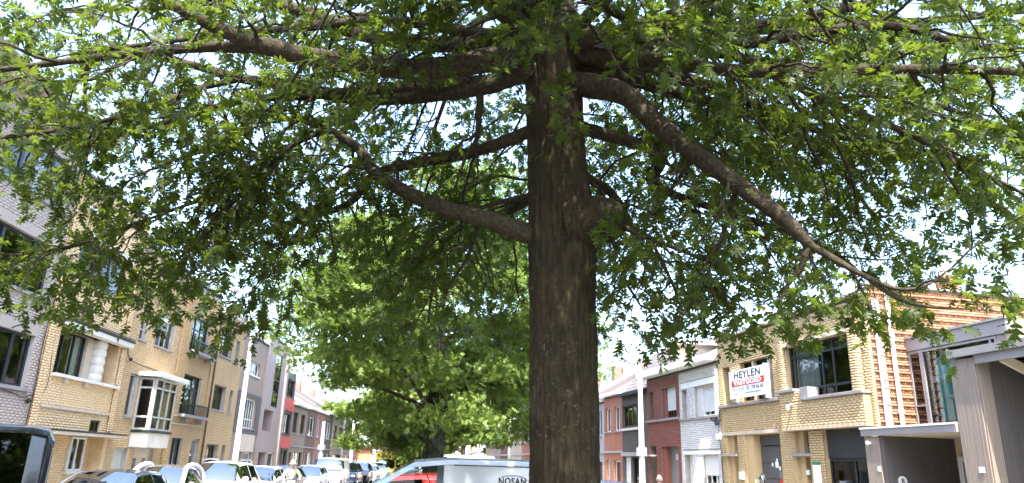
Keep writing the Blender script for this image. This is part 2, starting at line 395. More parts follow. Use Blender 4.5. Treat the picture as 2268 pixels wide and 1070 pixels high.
class House:
    def __init__(s, side, name, label, u0, u1, H, depth=9.0, cat='house', group=None):
        s.u0, s.u1, s.H, s.depth = u0, u1, H, depth
        s.uc = (u0 + u1) / 2; s.sg = 1 if side == 'L' else -1
        U = UL if side == 'L' else -UR
        s.root = empty(name, (ptL if side == 'L' else ptR)(s.uc), math.atan2(U.y, U.x), label, cat, group)
    def X(s, u): return s.sg * (u - s.uc)
    def B(s, mb, u0, u1, o0, o1, z0, z1):
        mb.box(s.X(u0), s.X(u1), -o0, -o1, z0, z1); return mb
    def slab(s, name, mat, u0, u1, o0, o1, z0, z1, parent=None, bevel=0.0, label=None):
        return s.B(MB(), u0, u1, o0, o1, z0, z1).build(name, M[mat], parent or s.root, bevel=bevel, label=label)
    def shell(s, holes, mat, rv=.24, roof='roof_felt', holes_o=0.0):
        H, d = s.H, s.depth; X = s.X
        us = sorted(set([s.u0, s.u1] + [min(max(h[i], s.u0), s.u1) for h in holes for i in (0, 1)]))
        zs = sorted(set([0.0, H] + [min(max(h[i], 0), H) for h in holes for i in (2, 3)]))
        mb = MB()
        for i in range(len(us) - 1):
            for j in range(len(zs) - 1):
                um, zm = (us[i] + us[i + 1]) / 2, (zs[j] + zs[j + 1]) / 2
                if any(h[0] < um < h[1] and h[2] < zm < h[3] for h in holes): continue
                a, b = X(us[i]), X(us[i + 1])
                if a > b: a, b = b, a
                mb.quad((a, 0, zs[j]), (b, 0, zs[j]), (b, 0, zs[j + 1]), (a, 0, zs[j + 1]))
        for h in holes:
            a, b = sorted((X(h[0]), X(h[1]))); z0, z1 = h[2], h[3]; r = h[4] if len(h) > 4 else rv
            mb.quad((a, 0, z0), (a, 0, z1), (a, r, z1), (a, r, z0)); mb.quad((b, 0, z1), (b, 0, z0), (b, r, z0), (b, r, z1))
            mb.quad((a, 0, z1), (b, 0, z1), (b, r, z1), (a, r, z1)); mb.quad((b, 0, z0), (a, 0, z0), (a, r, z0), (b, r, z0))
        a, b = sorted((X(s.u0), X(s.u1)))
        mb.quad((a, 0, 0), (a, 0, H), (a, d, H), (a, d, 0)); mb.quad((b, 0, H), (b, 0, 0), (b, d, 0), (b, d, H))
        mb.quad((b, d, 0), (a, d, 0), (a, d, H), (b, d, H))
        mb.build('wall', M[mat], s.root)
        s.slab('roof', roof, s.u0 - .0, s.u1 + .0, -.02, -d, H + .002, H + .1)
        # floors keep the rooms dark and separate
        for z in np.arange(2.9, H - 1, 2.7): s.slab('floor_slab', 'roof_felt', s.u0 + .02, s.u1 - .02, -.4, -d + .1, z, z + .2)
    def bricks(s, u0, u1, z0, z1, holes, mat, o=0.0, bl=.215, bh=.062, pitch=.075, vj=.003, proud=.012, jit=.0012, name='brick_courses'):
        A = []; k = 0; z = z0
        while z + bh <= z1 + .01:
            cuts = sorted((h[0], h[1]) for h in holes if h[2] < z + bh * .7 and h[3] > z + bh * .3)
            iv = []; c = u0
            for a, b in cuts:
                if a > c + .01: iv.append((c, min(a, u1)))
                c = max(c, b)
            if c < u1 - .01: iv.append((c, u1))
            for a, b in iv:
                st = a - (bl * .5 if k % 2 else 0)
                n = int((b - st) / bl) + 1
                e = st + np.arange(n + 1) * bl
                x0 = np.clip(e[:-1], a, b); x1 = np.clip(e[1:] - vj, a, b)
                for p, q in zip(x0, x1):
                    if q - p > .012:
                        X0, X1 = sorted((s.X(p), s.X(q)))
                        A.append((X0, X1, -o - proud - random.uniform(-jit, jit), -o + .001, z, z + bh))
            k += 1; z += pitch
        return obj(name, boxes_mesh(name, A), M[mat], s.root, kind='stuff')
    def window(s, u0, u1, z0, z1, o=-.14, fm='frame_dark', mull=(), trans=(), fw=.06, glass='glass', sill=None, curtain=None, dep=.07, shutter=None, parent=None, name='window', bars=.05):
        a, b = sorted((s.X(u0), s.X(u1))); y0, y1 = -o - dep / 2, -o + dep / 2
        if s.sg < 0: mull = tuple(1 - m for m in mull)
        w = b - a; h = z1 - z0; mb = MB()
        mb.box(a, a + fw, y0, y1, z0, z1); mb.box(b - fw, b, y0, y1, z0, z1)
        mb.box(a + fw, b - fw, y0, y1, z0, z0 + fw); mb.box(a + fw, b - fw, y0, y1, z1 - fw, z1)
        xs = [a + fw] ; zs = [z0 + fw]
        for m in sorted(mull):
            x = a + w * m; mb.box(x - bars / 2, x + bars / 2, y0 + .004, y1 - .004, z0 + fw, z1 - fw); xs += [x - bars / 2, x + bars / 2]
        xs.append(b - fw)
        for t in sorted(trans):
            z = z0 + h * t
            for i in range(0, len(xs), 2): mb.box(xs[i], xs[i + 1], y0 + .008, y1 - .008, z - bars / 2, z + bars / 2)
            zs += [z - bars / 2, z + bars / 2]
        zs.append(z1 - fw)
        f = mb.build(name, M[fm], parent or s.root)
        par = f if parent is None else parent
        for i in range(0, len(xs), 2):
            for j in range(0, len(zs), 2):
                MB().quad((xs[i], -o, zs[j]), (xs[i + 1], -o, zs[j]), (xs[i + 1], -o, zs[j + 1]), (xs[i], -o, zs[j + 1])).build('pane', M[glass], par)
        if sill: s.slab('sill', sill, u0 - .06, u1 + .06, .07, o - .06, z0 - .075, z0 - .004, par, bevel=.006)
        if curtain:
            c0, c1, cm = curtain
            p, q = sorted((s.X(u0 + (u1 - u0) * c0), s.X(u0 + (u1 - u0) * c1))); n = 40
            V = []; F = []
            for i in range(n + 1):
                x = p + (q - p) * i / n; y = -o + .13 + .025 * math.sin(i * 1.9)
                V += [(x, y, z0 + .03), (x, y, z1 - .03)]
                if i: F.append((2 * i - 2, 2 * i, 2 * i + 1, 2 * i - 1))
            MB().add(V, F).build('curtain', M[cm], par, smooth=True)
        if shutter:
            zb = z1 - h * shutter; mbs = MB(); z = zb; k = 0
            while z < z1 - .01:
                mbs.box(a + fw * .3, b - fw * .3, y0 - .028, y0 - .012, z, min(z + .045, z1)); z += .05
            mbs.box(a + fw * .3, b - fw * .3, y0 - .016, y0 - .006, zb, z1)
            mbs.build('roller_shutter', M['shutter'], par)
        return f
    def door(s, u0, u1, z1, o=-.16, mat='frame_brown', frame='frame_white', leaves=1, glaze=None, label=None, z0=.03, panels=2):
        a, b = sorted((s.X(u0), s.X(u1))); fw = .07
        mb = MB(); y0, y1 = -o - .05, -o + .05
        mb.box(a, a + fw, y0, y1, z0, z1); mb.box(b - fw, b, y0, y1, z0, z1); mb.box(a + fw, b - fw, y0, y1, z1 - fw, z1)
        fr = mb.build('door_frame', M[frame], s.root)
        w = (b - a - 2 * fw) / leaves
        for i in range(leaves):
            x0, x1 = a + fw + i * w + .004, a + fw + (i + 1) * w - .004
            d = MB().box(x0, x1, -o - .02, -o + .03, z0, z1 - fw - .003)
            hh = z1 - fw - z0
            for k in range(panels):
                zz = z0 + .15 + k * (hh - .15) / panels
                if glaze and k == panels - 1: continue
                d.box(x0 + .1, x1 - .1, -o - .032, -o - .019, zz, zz + (hh - .15) / panels - .15)
            dd = d.build('door', M[mat], s.root, label=label)
            if glaze:
                MB().box(x0 + w * .3, x1 - w * .3, -o - .03, -o - .019, z0 + hh * .45, z0 + hh * .85).build('pane', M[glaze], dd)
            MB().cyl((x1 - .09, -o - .03, 1.02), (x1 - .09, -o - .09, 1.02), .02, n=8).build('handle', M['chrome'], dd)
    def cable(s, pts, r=.012):
        P = spline([(s.X(p[0]), -p[1], p[2]) for p in pts], 24)
        V, q = tube_arrays(P, [r] * 24, 6)
        return obj('cable', np_mesh('cable', V, q), M['cable'], s.root, True)
    def pipe(s, u, o, z0, z1, r=.045, mat='white', name='downpipe'):
        mb = MB().cyl((s.X(u), -o, z0), (s.X(u), -o, z1), r, n=14)
        for z in np.arange(z0 + .5, z1, 1.6): mb.cyl((s.X(u), -o, z), (s.X(u), -o, z + .07), r * 1.25, n=14)
        return mb.build(name, M[mat], s.root, smooth=40)

BR = {
 'y2': M_brick('pale_yellow_brick', (.77, .555, .315), (.76, .545, .31), dirtamt=.1),
 'g1': M_brick('grey_brick', (.45, .375, .325), (.435, .36, .315), dirtamt=.2),
 'b3': M_brick('buff_brick', (.61, .43, .235), (.53, .37, .2), dirtamt=.2),
 'b4': M_brick('ochre_brick', (.57, .385, .19), (.52, .35, .17), dirtamt=.3),
 'b5': M_brick('sand_brick', (.56, .385, .195), (.52, .355, .18), dirtamt=.3),
 'yr': M_brick('weathered_yellow_brick', (.53, .385, .205), (.52, .378, .20), dirtamt=.35),
 'wr': M_brick('white_painted_brick', (.70, .70, .71), (.60, .60, .62), (.3, .3, .3), dirtamt=.3),
 'rr': M_brick('red_brick', (.29, .10, .075), (.22, .075, .055), dirtamt=.3),
 'or': M_brick('orange_brick', (.42, .165, .075), (.33, .12, .055), (.45, .36, .27), dirtamt=.3),
}
BT = {
 'brown': M_bricktex('brown_brickwork', (.29, .215, .16), (.24, .175, .13), (.28, .24, .2)),
 'pink': M_bricktex('pinkish_brickwork', (.34, .27, .245), (.29, .23, .21), (.32, .28, .26)),
 'red': M_bricktex('red_brickwork', (.27, .10, .075), (.2, .075, .06), (.3, .26, .22)),
 'darkred': M_bricktex('dark_red_brickwork', (.16, .07, .055), (.12, .05, .04), (.2, .17, .15)),
 'dark': M_bricktex('dark_brown_brickwork', (.10, .08, .07), (.075, .06, .055), (.16, .14, .13)),
 'beige': M_bricktex('beige_brickwork', (.46, .36, .27), (.40, .31, .23), (.45, .4, .34)),
 'orange': M_bricktex('orange_brickwork', (.42, .13, .07), (.34, .10, .055), (.34, .28, .22)),
 'grey': M_bricktex('grey_brickwork', (.38, .36, .35), (.32, .3, .3), (.4, .38, .36)),
 'white': M_bricktex('whitewashed_brickwork', (.66, .65, .62), (.6, .59, .57), (.6, .58, .55)),
}
M.update(BR); M.update({'t_' + k: v for k, v in BT.items()})
M['clad_dark'] = M_plain('dark_cladding', (.10, .09, .085), .7, .2, 3, stretch=(8, 8, .4))
M['clad_wood'] = M_plain('grey_weathered_cladding', (.265, .215, .175), .75, .25, 3, stretch=(14, 14, .35))
M['fascia'] = M_plain('grey_fascia', (.26, .24, .235), .5, .12, 2)
M['soffit'] = M_plain('cream_soffit', (.6, .5, .34), .7, .1, 2, stretch=(1, 8, 1))
M['rafter'] = M_plain('cream_rafter', (.62, .55, .42), .7, .1, 2)
M['door_red'] = M_plain('dark_red_door', (.06, .022, .02), .4, .2, 2)
M['teal'] = M_plain('teal_print', (.12, .36, .38), .5, .25, 2.5)
M['pale_teal'] = M_plain('pale_teal_print', (.36, .62, .6), .5, .25, 6)
M['white_print'] = M_plain('white_print', (.7, .78, .76), .5, .1, 6)
M['red_panel'] = M_plain('red_panel', (.55, .05, .035), .5, .1, 2)
M['sign_white'] = M_plain('sign_white', (.82, .82, .82), .45, .03, 1)
M['sign_red'] = M_plain('sign_red', (.55, .02, .025), .45, .08, 2)
M['sign_ink'] = M_plain('sign_ink', (.03, .03, .035), .5, .1, 2)
M['sign_grey'] = M_plain('sign_grey_ink', (.22, .22, .24), .5, .1, 2)
M['sign_green'] = M_plain('sign_green', (.02, .2, .11), .45, .08, 2)
M['garage'] = M_plain('garage_panel', (.085, .085, .09), .5, .15, 2)
M['shop_panel'] = M_plain('shop_panel', (.03, .03, .034), .5, .15, 2)
M['roller_dark'] = M_plain('grey_garage', (.2, .2, .2), .5, .15, 2)
M['blue_grey'] = M_plain('blue_grey_door', (.16, .18, .2), .5, .15, 2)

# ---- grey brick apartment block (left)
h = House('L', 'apartment_block', 'grey brick apartment block with dark framed windows and overhanging eaves', 14.2, 20.64, 11.0, cat='building')
W = [(17.1, 20.18, 3.46, 4.88), (17.1, 20.18, 5.98, 7.46), (17.1, 20.18, 8.58, 10.02), (15.0, 16.5, 3.46, 4.88), (15.0, 16.5, 5.98, 7.46), (15.0, 16.66, 9.2, 10.02), (15.0, 20.0, .2, 2.4)]
h.shell(W, 'mortar_light'); h.bricks(14.2, 20.64, .05, 10.95, [w for w in W] + [(16.95, 20.33, z1, z1 + .31) for z1 in (4.88, 7.46, 10.02)] + [(16.95, 20.33, z0 - .11, z0) for z0 in (3.46, 5.98, 8.58)], 'g1')
for z0, z1 in ((3.46, 4.88), (5.98, 7.46), (8.58, 10.02)):
    h.window(17.1, 20.18, z0, z1, mull=(.27, .74), fw=.075, bars=.12, curtain=(.0, .25, 'curtain_grey') if z0 < 8 else (.55, .7, 'curtain'))
    h.slab('sill', 'stone_grey', 16.95, 20.33, .09, -.1, z0 - .10, z0 - .004, bevel=.006)
    for i in range(45): h.slab('lintel_brick', 'g1', 16.955 + i * .075, 17.018 + i * .075, .012, -.05, z1 + .004, z1 + .3)
for w in W[3:6]: h.window(*w, mull=(.5,), fw=.075)
h.window(15.0, 20.0, .2, 2.4, mull=(.3, .6), fw=.08)
h.slab('eave', 'stone_beige', 14.0, 21.0, .75, -.4, 10.99, 11.1); h.slab('gutter', 'zinc', 14.0, 21.02, .86, .75, 11.0, 11.16)
h.cable([(18.5, .05, 3.33), (19.6, .05, 3.28), (20.1, .06, 3.2), (20.5, .08, 3.3)], .014)
h.cable([(20.55, .06, 2.2), (20.57, .07, 3.6), (20.52, .06, 4.6), (20.55, .07, 5.6), (20.6, .08, 6.5)], .016)
MB().ball((h.X(20.35), -.1, 3.12), .07, n=10).build('junction_box', M['black'], h.root, smooth=True)

# ---- pale yellow brick house with stacked stone column (left)
h = House('L', 'terraced_house', 'pale yellow ribbed brick house with white stone column between its windows', 20.66, 25.78, 10.07)
W = [(21.42, 25.33, 4.03, 5.38, .45), (21.5, 24.9, 6.9, 8.3), (24.3, 25.03, 2.45, 2.82), (21.3, 25.5, .0, 2.29, .5)]
h.shell(W, 'mortar_yellow'); h.bricks(20.66, 25.78, .05, 10.0, W + [(21.2, 25.78, 5.38, 5.66), (21.3, 25.6, 3.93, 4.03), (21.09, 25.5, 3.02, 3.12), (21.2, 25.9, 2.29, 2.41), (21.35, 25.05, 8.3, 8.5)], 'y2', bh=.058, proud=.006, vj=0, jit=0)
for a, b in ((20.66, 21.06), (25.42, 25.78)): h.bricks(a + .02, b - .02, 2.5, 10.0, [(21.2, 25.79, 5.36, 5.68), (21.3, 25.6, 3.9, 4.05)], 'y2', o=.05, proud=.03, bh=.058, name='pilaster')
h.slab('lintel', 'stone_white', 21.24, 25.76, .3, -.2, 5.38, 5.55, bevel=.01); h.slab('lintel_capping', 'frame_dark', 21.2, 25.78, .33, 0, 5.56, 5.63)
h.slab('sill', 'stone_white', 21.38, 25.6, .16, -.4, 3.93, 4.026, bevel=.01)
for u in (22.05, 23.3): h.slab('bracket', 'stone_beige', u, u + .1, .12, 0, 3.8, 3.92)
h.window(21.42, 23.48, 4.03, 5.38, o=-.3, mull=(.36, .68), fw=.06, bars=.06, curtain=(.72, .98, 'curtain'))
h.slab('pier', 'stone_beige', 23.49, 23.92, -.18, -.42, 4.03, 5.378)
for i in range(5):
    zc = 4.03 + i * .27; mb = MB(); n = 14; rings = []
    for t, r in ((0, .225), (.2, .25), (.5, .268), (.8, .25), (.985, .225)):
        rings.append((zc + .27 * t, r))
    sq = lambda a: (math.copysign(abs(math.cos(a)) ** .45, math.cos(a)), math.copysign(abs(math.sin(a)) ** .45, math.sin(a)))
    V = [(h.X(24.18) + r * sq(2 * math.pi * k / n + .2)[0], .14 + r * .8 * sq(2 * math.pi * k / n + .2)[1], z) for z, r in rings for k in range(n)]
    F = [(j * n + k, j * n + (k + 1) % n, (j + 1) * n + (k + 1) % n, (j + 1) * n + k) for j in range(4) for k in range(n)]
    mb.add(V, F).build('column_block', M['stone_white'], h.root, smooth=50)
h.window(24.47, 24.88, 4.03, 5.38, o=-.3, fw=.05)
h.bricks(24.89, 25.32, 4.05, 5.36, [], 'y2', o=-.36, bh=.058)
h.slab('ledge', 'stone_beige', 21.09, 25.5, .07, 0, 3.02, 3.11, bevel=.008)
h.window(24.3, 25.03, 2.45, 2.82, o=-.1, fw=.05)
h.slab('canopy', 'stone_beige', 21.3, 25.9, .55, -.1, 2.29, 2.385, bevel=.01); h.slab('canopy_capping', 'frame_dark', 21.28, 25.92, .57, 0, 2.388, 2.43)
h.slab('garage_door', 'white', 21.32, 22.95, -.36, -.44, .02, 2.285)
h.slab('porch_wall', 'mortar_yellow', 22.97, 24.05, -.42, -.5, .0, 2.285); h.bricks(22.97, 24.05, .05, 2.28, [], 'y2', o=-.42, bh=.058)
h.slab('porch_wall', 'mortar_yellow', 25.05, 25.5, -.42, -.5, .0, 2.285); h.bricks(25.05, 25.5, .05, 2.28, [], 'y2', o=-.42, bh=.058)
h.slab('porch_wall', 'mortar_yellow', 24.07, 25.03, -.42, -.5, .0, 1.12)
h.window(24.07, 25.03, 1.22, 2.27, o=-.38, fm='frame_white', mull=(.45,), curtain=(.0, .45, 'curtain'))
h.slab('sill', 'stone_white', 24.02, 25.05, -.28, -.44, 1.13, 1.215)
h.window(21.5, 24.9, 6.9, 8.3, mull=(.33, .66), fw=.07, bars=.06, sill='stone_white')
h.slab('lintel', 'stone_white', 21.4, 25.0, .1, -.05, 8.32, 8.48); h.slab('hood', 'stone_white', 21.0, 22.6, .25, 0, 9.02, 9.14)
h.slab('coping', 'zinc', 20.66, 25.78, .1, -.35, 10.17, 10.24)
h.cable([(20.72, .1, 5.8), (21.0, .1, 5.75), (21.3, .34, 5.66), (23.5, .36, 5.66), (25.7, .36, 5.66)], .016)
h.cable([(20.95, .07, 5.6), (21.05, .07, 4.6), (21.2, .06, 3.7), (20.9, .06, 3.2), (20.75, .07, 3.1)], .01)

# ---- buff brick house with glazed bay window (left)
h = House('L', 'terraced_house', 'buff brick house with grey framed glazed bay over a double door', 25.8, 30.62, 9.3)
W = [(26.68, 27.28, 5.9, 7.24), (28.15, 29.98, 5.9, 7.12), (26.6, 27.26, 3.1, 4.62), (27.5, 29.5, 2.66, 4.55), (26.36, 27.5, .02, 1.98), (28.02, 29.9, .02, 2.0)]
h.shell(W, 'mortar_light'); h.bricks(25.8, 30.62, .05, 9.2, W + [(27.4, 29.6, 2.04, 2.6)], 'b3')
h.window(26.68, 27.28, 5.9, 7.24, fm='frame_grey', sill='stone_grey', trans=(.3,), curtain=(0, 1, 'curtain'))
h.window(28.15, 29.98, 5.9, 7.12, fm='frame_grey', sill='stone_grey', mull=(.4, .68), curtain=(.68, 1, 'curtain'))
h.slab('shutter_box', 'frame_white', 28.15, 29.98, -.05, -.2, 6.96, 7.115)
h.slab('shutter', 'frame_dark', 28.17, 28.6, -.06, -.09, 5.93, 6.95)
h.window(26.6, 27.26, 3.1, 4.62, fm='frame_grey', sill='stone_grey', curtain=(0, 1, 'curtain_grey'))
by = empty('bay_window', (0, 0, 0)); by.parent = h.root
def bay_frame(mb, p0, p1, z0, z1, cuts, rows, w=.07, d=.07):
    """glazing grid between two plan points (local x,y)"""
    p0 = Vector((*p0, 0)); p1 = Vector((*p1, 0)); t = (p1 - p0); Ln = t.length; t /= Ln; nrm = Vector((t.y, -t.x, 0))
    def bar(s0, s1, a, b):
        c = [p0 + t * s0 - nrm * d / 2, p0 + t * s1 - nrm * d / 2, p0 + t * s1 + nrm * d / 2, p0 + t * s0 + nrm * d / 2]
        mb.add([(q.x, q.y, a) for q in c] + [(q.x, q.y, b) for q in c], [(0, 3, 2, 1), (4, 5, 6, 7), (0, 1, 5, 4), (1, 2, 6, 5), (2, 3, 7, 6), (3, 0, 4, 7)])
    for s0 in [0] + list(cuts) + [1]:
        x = s0 * (Ln - w); bar(x, x + w, z0, z1)
    for r in [0] + list(rows) + [1]:
        z = z0 + r * (z1 - z0 - w); bar(w, Ln - w, z + .002, z + w - .002)
    cc = [0] + list(cuts) + [1]; rr = [0] + list(rows) + [1]
    for i in range(len(cc) - 1):
        for j in range(len(rr) - 1):
            a, b = p0 + t * (cc[i] * (Ln - w) + w), p0 + t * (cc[i + 1] * (Ln - w))
            za, zb = z0 + rr[j] * (z1 - z0 - w) + w, z0 + rr[j + 1] * (z1 - z0 - w)
            MB().quad((a.x, a.y, za), (b.x, b.y, za), (b.x, b.y, zb), (a.x, a.y, zb)).build('pane', M['glass'], by)
mb = MB(); xa, xb = h.X(27.5), h.X(29.55)
bay_frame(mb, (xa, -.6), (xb, -.6), 2.66, 4.56, (.34, .67), (.24, .82)); bay_frame(mb, (xa, 0), (xa, -.56), 2.66, 4.56, (), (.24, .82)); bay_frame(mb, (xb, -.56), (xb, 0), 2.66, 4.56, (), (.24, .82))
mb.build('frame', M['frame_grey'], by)
h.slab('bay_roof', 'white', 27.2, 30.3, .82, 0, 4.60, 4.76, bevel=.02); h.slab('bay_base', 'frame_green', 27.42, 29.63, .68, 0, 2.57, 2.65)
h.slab('bay_panel', 'stone_white', 27.48, 29.56, .62, 0, 2.04, 2.565, bevel=.01)
h.slab('curtain', 'curtain', 28.15, 28.45, .42, .40, 2.7, 4.5)
h.door(26.36, 27.5, 1.98, mat='frame_grey', frame='frame_grey'); h.door(28.02, 29.9, 2.0, mat='stone_beige', frame='frame_grey', leaves=2, glaze='glass', panels=2)
h.cable([(25.86, .06, 5.8), (25.84, .08, 5.3), (26.2, .07, 5.05), (27.2, .06, 4.97), (28.7, .06, 4.95)], .016)
MB().ball((h.X(26.15), -.1, 5.05), .065, n=10).build('junction_box', M['black'], h.root, smooth=True)
h.slab('coping', 'zinc', 25.8, 30.62, .1, -.3, 9.4, 9.46)

# ---- ochre house with two iron balconies (left)
h = House('L', 'terraced_house', 'ochre brick house with two small iron balconies under tall windows', 30.64, 35.36, 9.2)
W = [(31.84, 34.15, 6.25, 7.8), (31.84, 34.1, 3.5, 5.23), (31.6, 32.9, 1.06, 2.5), (34.02, 35.05, .02, 2.53)]
h.shell(W, 'mortar_light'); h.bricks(30.64, 35.36, .05, 9.1, W, 'b4')
h.bricks(30.68, 31.1, .1, 9.0, [], 'b4', o=.03, proud=.05, name='pilaster'); h.bricks(34.95, 35.32, 3.5, 9.0, [], 'b4', o=.02, proud=.04, name='pilaster')
for z0, z1 in ((6.25, 7.8), (3.5, 5.23)):
    h.window(31.84, 34.12, z0, z1, fm='frame_green', mull=(.3, .62), trans=(.66,), curtain=(.7, .95, 'curtain'))
    b = empty('balcony', (0, 0, 0)); b.parent = h.root
    h.slab('base', 'stone_grey', 31.66, 34.9, .34, 0, z0 - .12, z0, b); h.slab('rail', 'black_metal', 31.72, 34.84, .31, .27, z0 + .42, z0 + .46, b)
    for i in range(32): h.slab('baluster', 'black_metal', 31.73 + i * .1, 31.745 + i * .1, .298, .283, z0, z0 + .42, b)
    for u in (32.2, 34.2): h.slab('bracket', 'stone_grey', u, u + .15, .26, 0, z0 - .3, z0 - .121, b)
for z in (3.38, 3.05): h.slab('ledge', 'stone_beige', 31.12, 35.2, .06, 0, z, z + .06)
h.window(31.6, 32.9, 1.06, 2.5, fm='frame_dark', mull=(.5,), curtain=(.45, .95, 'curtain'), sill='stone_grey'); h.door(34.02, 35.05, 2.53, mat='blue_grey', frame='frame_grey', glaze='glass')
h.slab('coping', 'zinc', 30.64, 35.36, .1, -.3, 9.3, 9.36)
h.cable([(31.2, .1, 7.9), (32.6, .9, 8.1), (34.2, 1.6, 8.5), (36, 2.1, 8.9)], .018); h.cable([(33.9, .1, 7.5), (35.0, .3, 7.7), (36.6, .9, 8.1), (38, 2.1, 8.9)], .018)

# ---- sand house with white cornice (left)
h = House('L', 'terraced_house', 'sand coloured house with broad white cornice and narrow side windows', 35.38, 40.04, 8.66)
W = [(36.06, 38.0, 6.65, 7.82), (38.62, 39.22, 6.6, 7.78), (36.06, 38.0, 4.0, 5.2), (38.66, 39.2, 3.98, 5.15), (36.2, 38.05, .9, 2.34), (38.62, 39.25, .02, 2.34)]
h.shell(W, 'mortar_light', rv=.3); h.bricks(35.38, 40.04, .05, 8.6, W, 'b5')
for i, w in enumerate(W[:4]): h.window(*w, o=-.24, fm='frame_brown', mull=(.42,) if i % 2 == 0 else (), sill='stone_grey', curtain=(.1, .4, 'curtain') if i % 2 == 0 else None)
h.window(*W[4], o=-.24, fm='frame_brown', mull=(.4, .7), curtain=(0, 1, 'curtain_grey')); h.door(38.62, 39.25, 2.34, o=-.24, mat='frame_brown', frame='frame_brown')
h.slab('cornice', 'white', 35.4, 40.03, .55, -.05, 8.76, 8.98, bevel=.02); h.slab('cornice_soffit', 'stone_white', 35.4, 40.03, .42, .0, 8.6, 8.758)
h.pipe(35.5, .06, .1, 8.6, .04, 'frame_brown')
h.slab('vent', 'stone_white', 35.75, 35.85, .06, .0, 1.2, 1.7)

# ---- brown house with white barred window (left)
h = House('L', 'terraced_house', 'brown house with white multi-bar window in a dark surround', 40.06, 45.08, 8.4)
W = [(40.62, 43.9, 6.37, 7.13), (41.65, 44.1, 3.37, 5.02), (42.9, 44.4, .02, 2.04), (40.7, 42.3, .5, 2.04)]
h.shell(W, 't_brown'); h.window(*W[0], fm='frame_white', mull=(.3, .6, .82), sill='frame_white'); h.window(*W[1], fm='frame_white', mull=(.2, .4, .6, .8), trans=(.3,), sill='stone_grey')
for a, b, c, d in ((40.1, 41.5, 3.2, 5.1), (44.15, 45.0, 3.2, 5.1), (40.1, 45.0, 5.1, 5.3), (40.1, 45.0, 3.05, 3.2)): h.slab('surround', 'clad_dark', a, b, .05, 0, c, d)
h.slab('band', 'stone_beige', 41.0, 44.6, .04, 0, 2.08, 3.04); h.door(42.9, 44.4, 2.04, mat='blue_grey', frame='frame_white', leaves=2); h.window(*W[3], fm='frame_white', mull=(.5,))
h.slab('coping', 'zinc', 40.06, 45.08, .12, -.3, 8.5, 8.58); h.slab('roof_box', 't_brown', 41.5, 44.5, -2.2, -5, 8.5, 9.7)

# ---- pinkish modern block with glass strip (left)
h = House('L', 'modern_house', 'pinkish brick modern house with tall blue glass strip and open loggia', 45.1, 51.2, 9.2)
W = [(47.6, 49.35, 4.95, 8.4), (45.7, 48.6, 3.4, 4.7, 1.2), (45.6, 48.0, .02, 2.1, .6), (48.5, 50.2, .02, 2.1)]
h.shell(W, 't_pink'); h.window(*W[0], o=-.06, fm='frame_dark', trans=(.25, .5, .75), glass='glass_green'); h.slab('loggia_wall', 'clad_dark', 45.7, 48.6, -1.0, -1.1, 3.4, 4.7)
h.slab('garage_door', 'frame_brown', 45.6, 48.0, -.4, -.5, .02, 2.1); h.door(48.5, 50.2, 2.1, mat='frame_dark', frame='frame_white', glaze='glass')
h.slab('fin', 't_pink', 45.1, 45.6, .14, 0, .02, 9.0); h.slab('fin', 't_pink', 50.3, 50.8, .2, 0, .02, 8.6)
# ---- house with red panels
h = House('L', 'modern_house', 'narrow dark house with two bright red facade panels', 51.22, 54.3, 7.6)
W = [(51.5, 54.0, 6.0, 7.2), (51.5, 54.0, 3.4, 4.8), (51.5, 52.6, .02, 2.3), (52.9, 54.0, .5, 2.3)]
h.shell(W, 'clad_dark'); [h.window(*w, mull=(.5,)) for w in W[:2]]; h.slab('facade_panel', 'red_panel', 51.3, 54.2, .1, 0, 5.0, 5.85); h.slab('facade_panel', 'red_panel', 51.3, 54.2, .1, 0, 2.45, 3.25)
h.door(51.5, 52.6, 2.3, mat='door_red', frame='stone_grey'); h.window(*W[3])

def simple_house(side, u0, u1, H, mat, label, name='terraced_house', fm='frame_white', rows=((3.6, 5.1),), gf='door', bays=2, door='frame_brown', roof='roof_tile', pitched=True, sill='stone_grey', cornice='white', shut=None, cat='house'):
    h = House(side, name, label, u0, u1, H, cat=cat)
    w = u1 - u0; W = []
    for z0, z1 in rows:
        for i in range(bays):
            c = u0 + w * (i + .5) / bays; hw = w / bays * .31
            W.append((c - hw, c + hw, z0, z1))
    gd = (u0 + .35, u0 + 1.35, .02, 2.2); gw = (u0 + 1.9, u1 - .4, .9, 2.25)
    h.shell(W + [gd, gw], mat, roof='roof_felt')
    for i, q in enumerate(W): h.window(*q, fm=fm, mull=(.5,), sill=sill, shutter=shut if i == 0 else None)
    h.door(gd[0], gd[1], gd[3], mat=door, frame=fm); h.window(*gw, fm=fm, mull=(.35, .7), sill=sill)
    h.slab('ledge', 'stone_grey', u0 + .01, u1 - .01, .06, 0, 2.6, 2.72)
    h.slab('cornice', cornice, u0 + .01, u1 - .01, .3, -.05, H + .102, H + .28)
    if pitched:
        a, b = sorted((h.X(u0), h.X(u1))); zt = H + .11; mb = MB()
        mb.add([(a, .05, zt), (b, .05, zt), (b, 4.2, zt + 2.3), (a, 4.2, zt + 2.3), (a, 8.6, zt), (b, 8.6, zt)], [(0, 1, 2, 3), (3, 2, 5, 4), (0, 3, 4), (1, 5, 2)])
        rf = mb.build('pitched_roof', M[roof], h.root)
        MB().box(a + .3, a + .95, 3.6, 4.3, zt + 1.6, zt + 3.0).build('chimney', M['t_red'], rf)
    return h
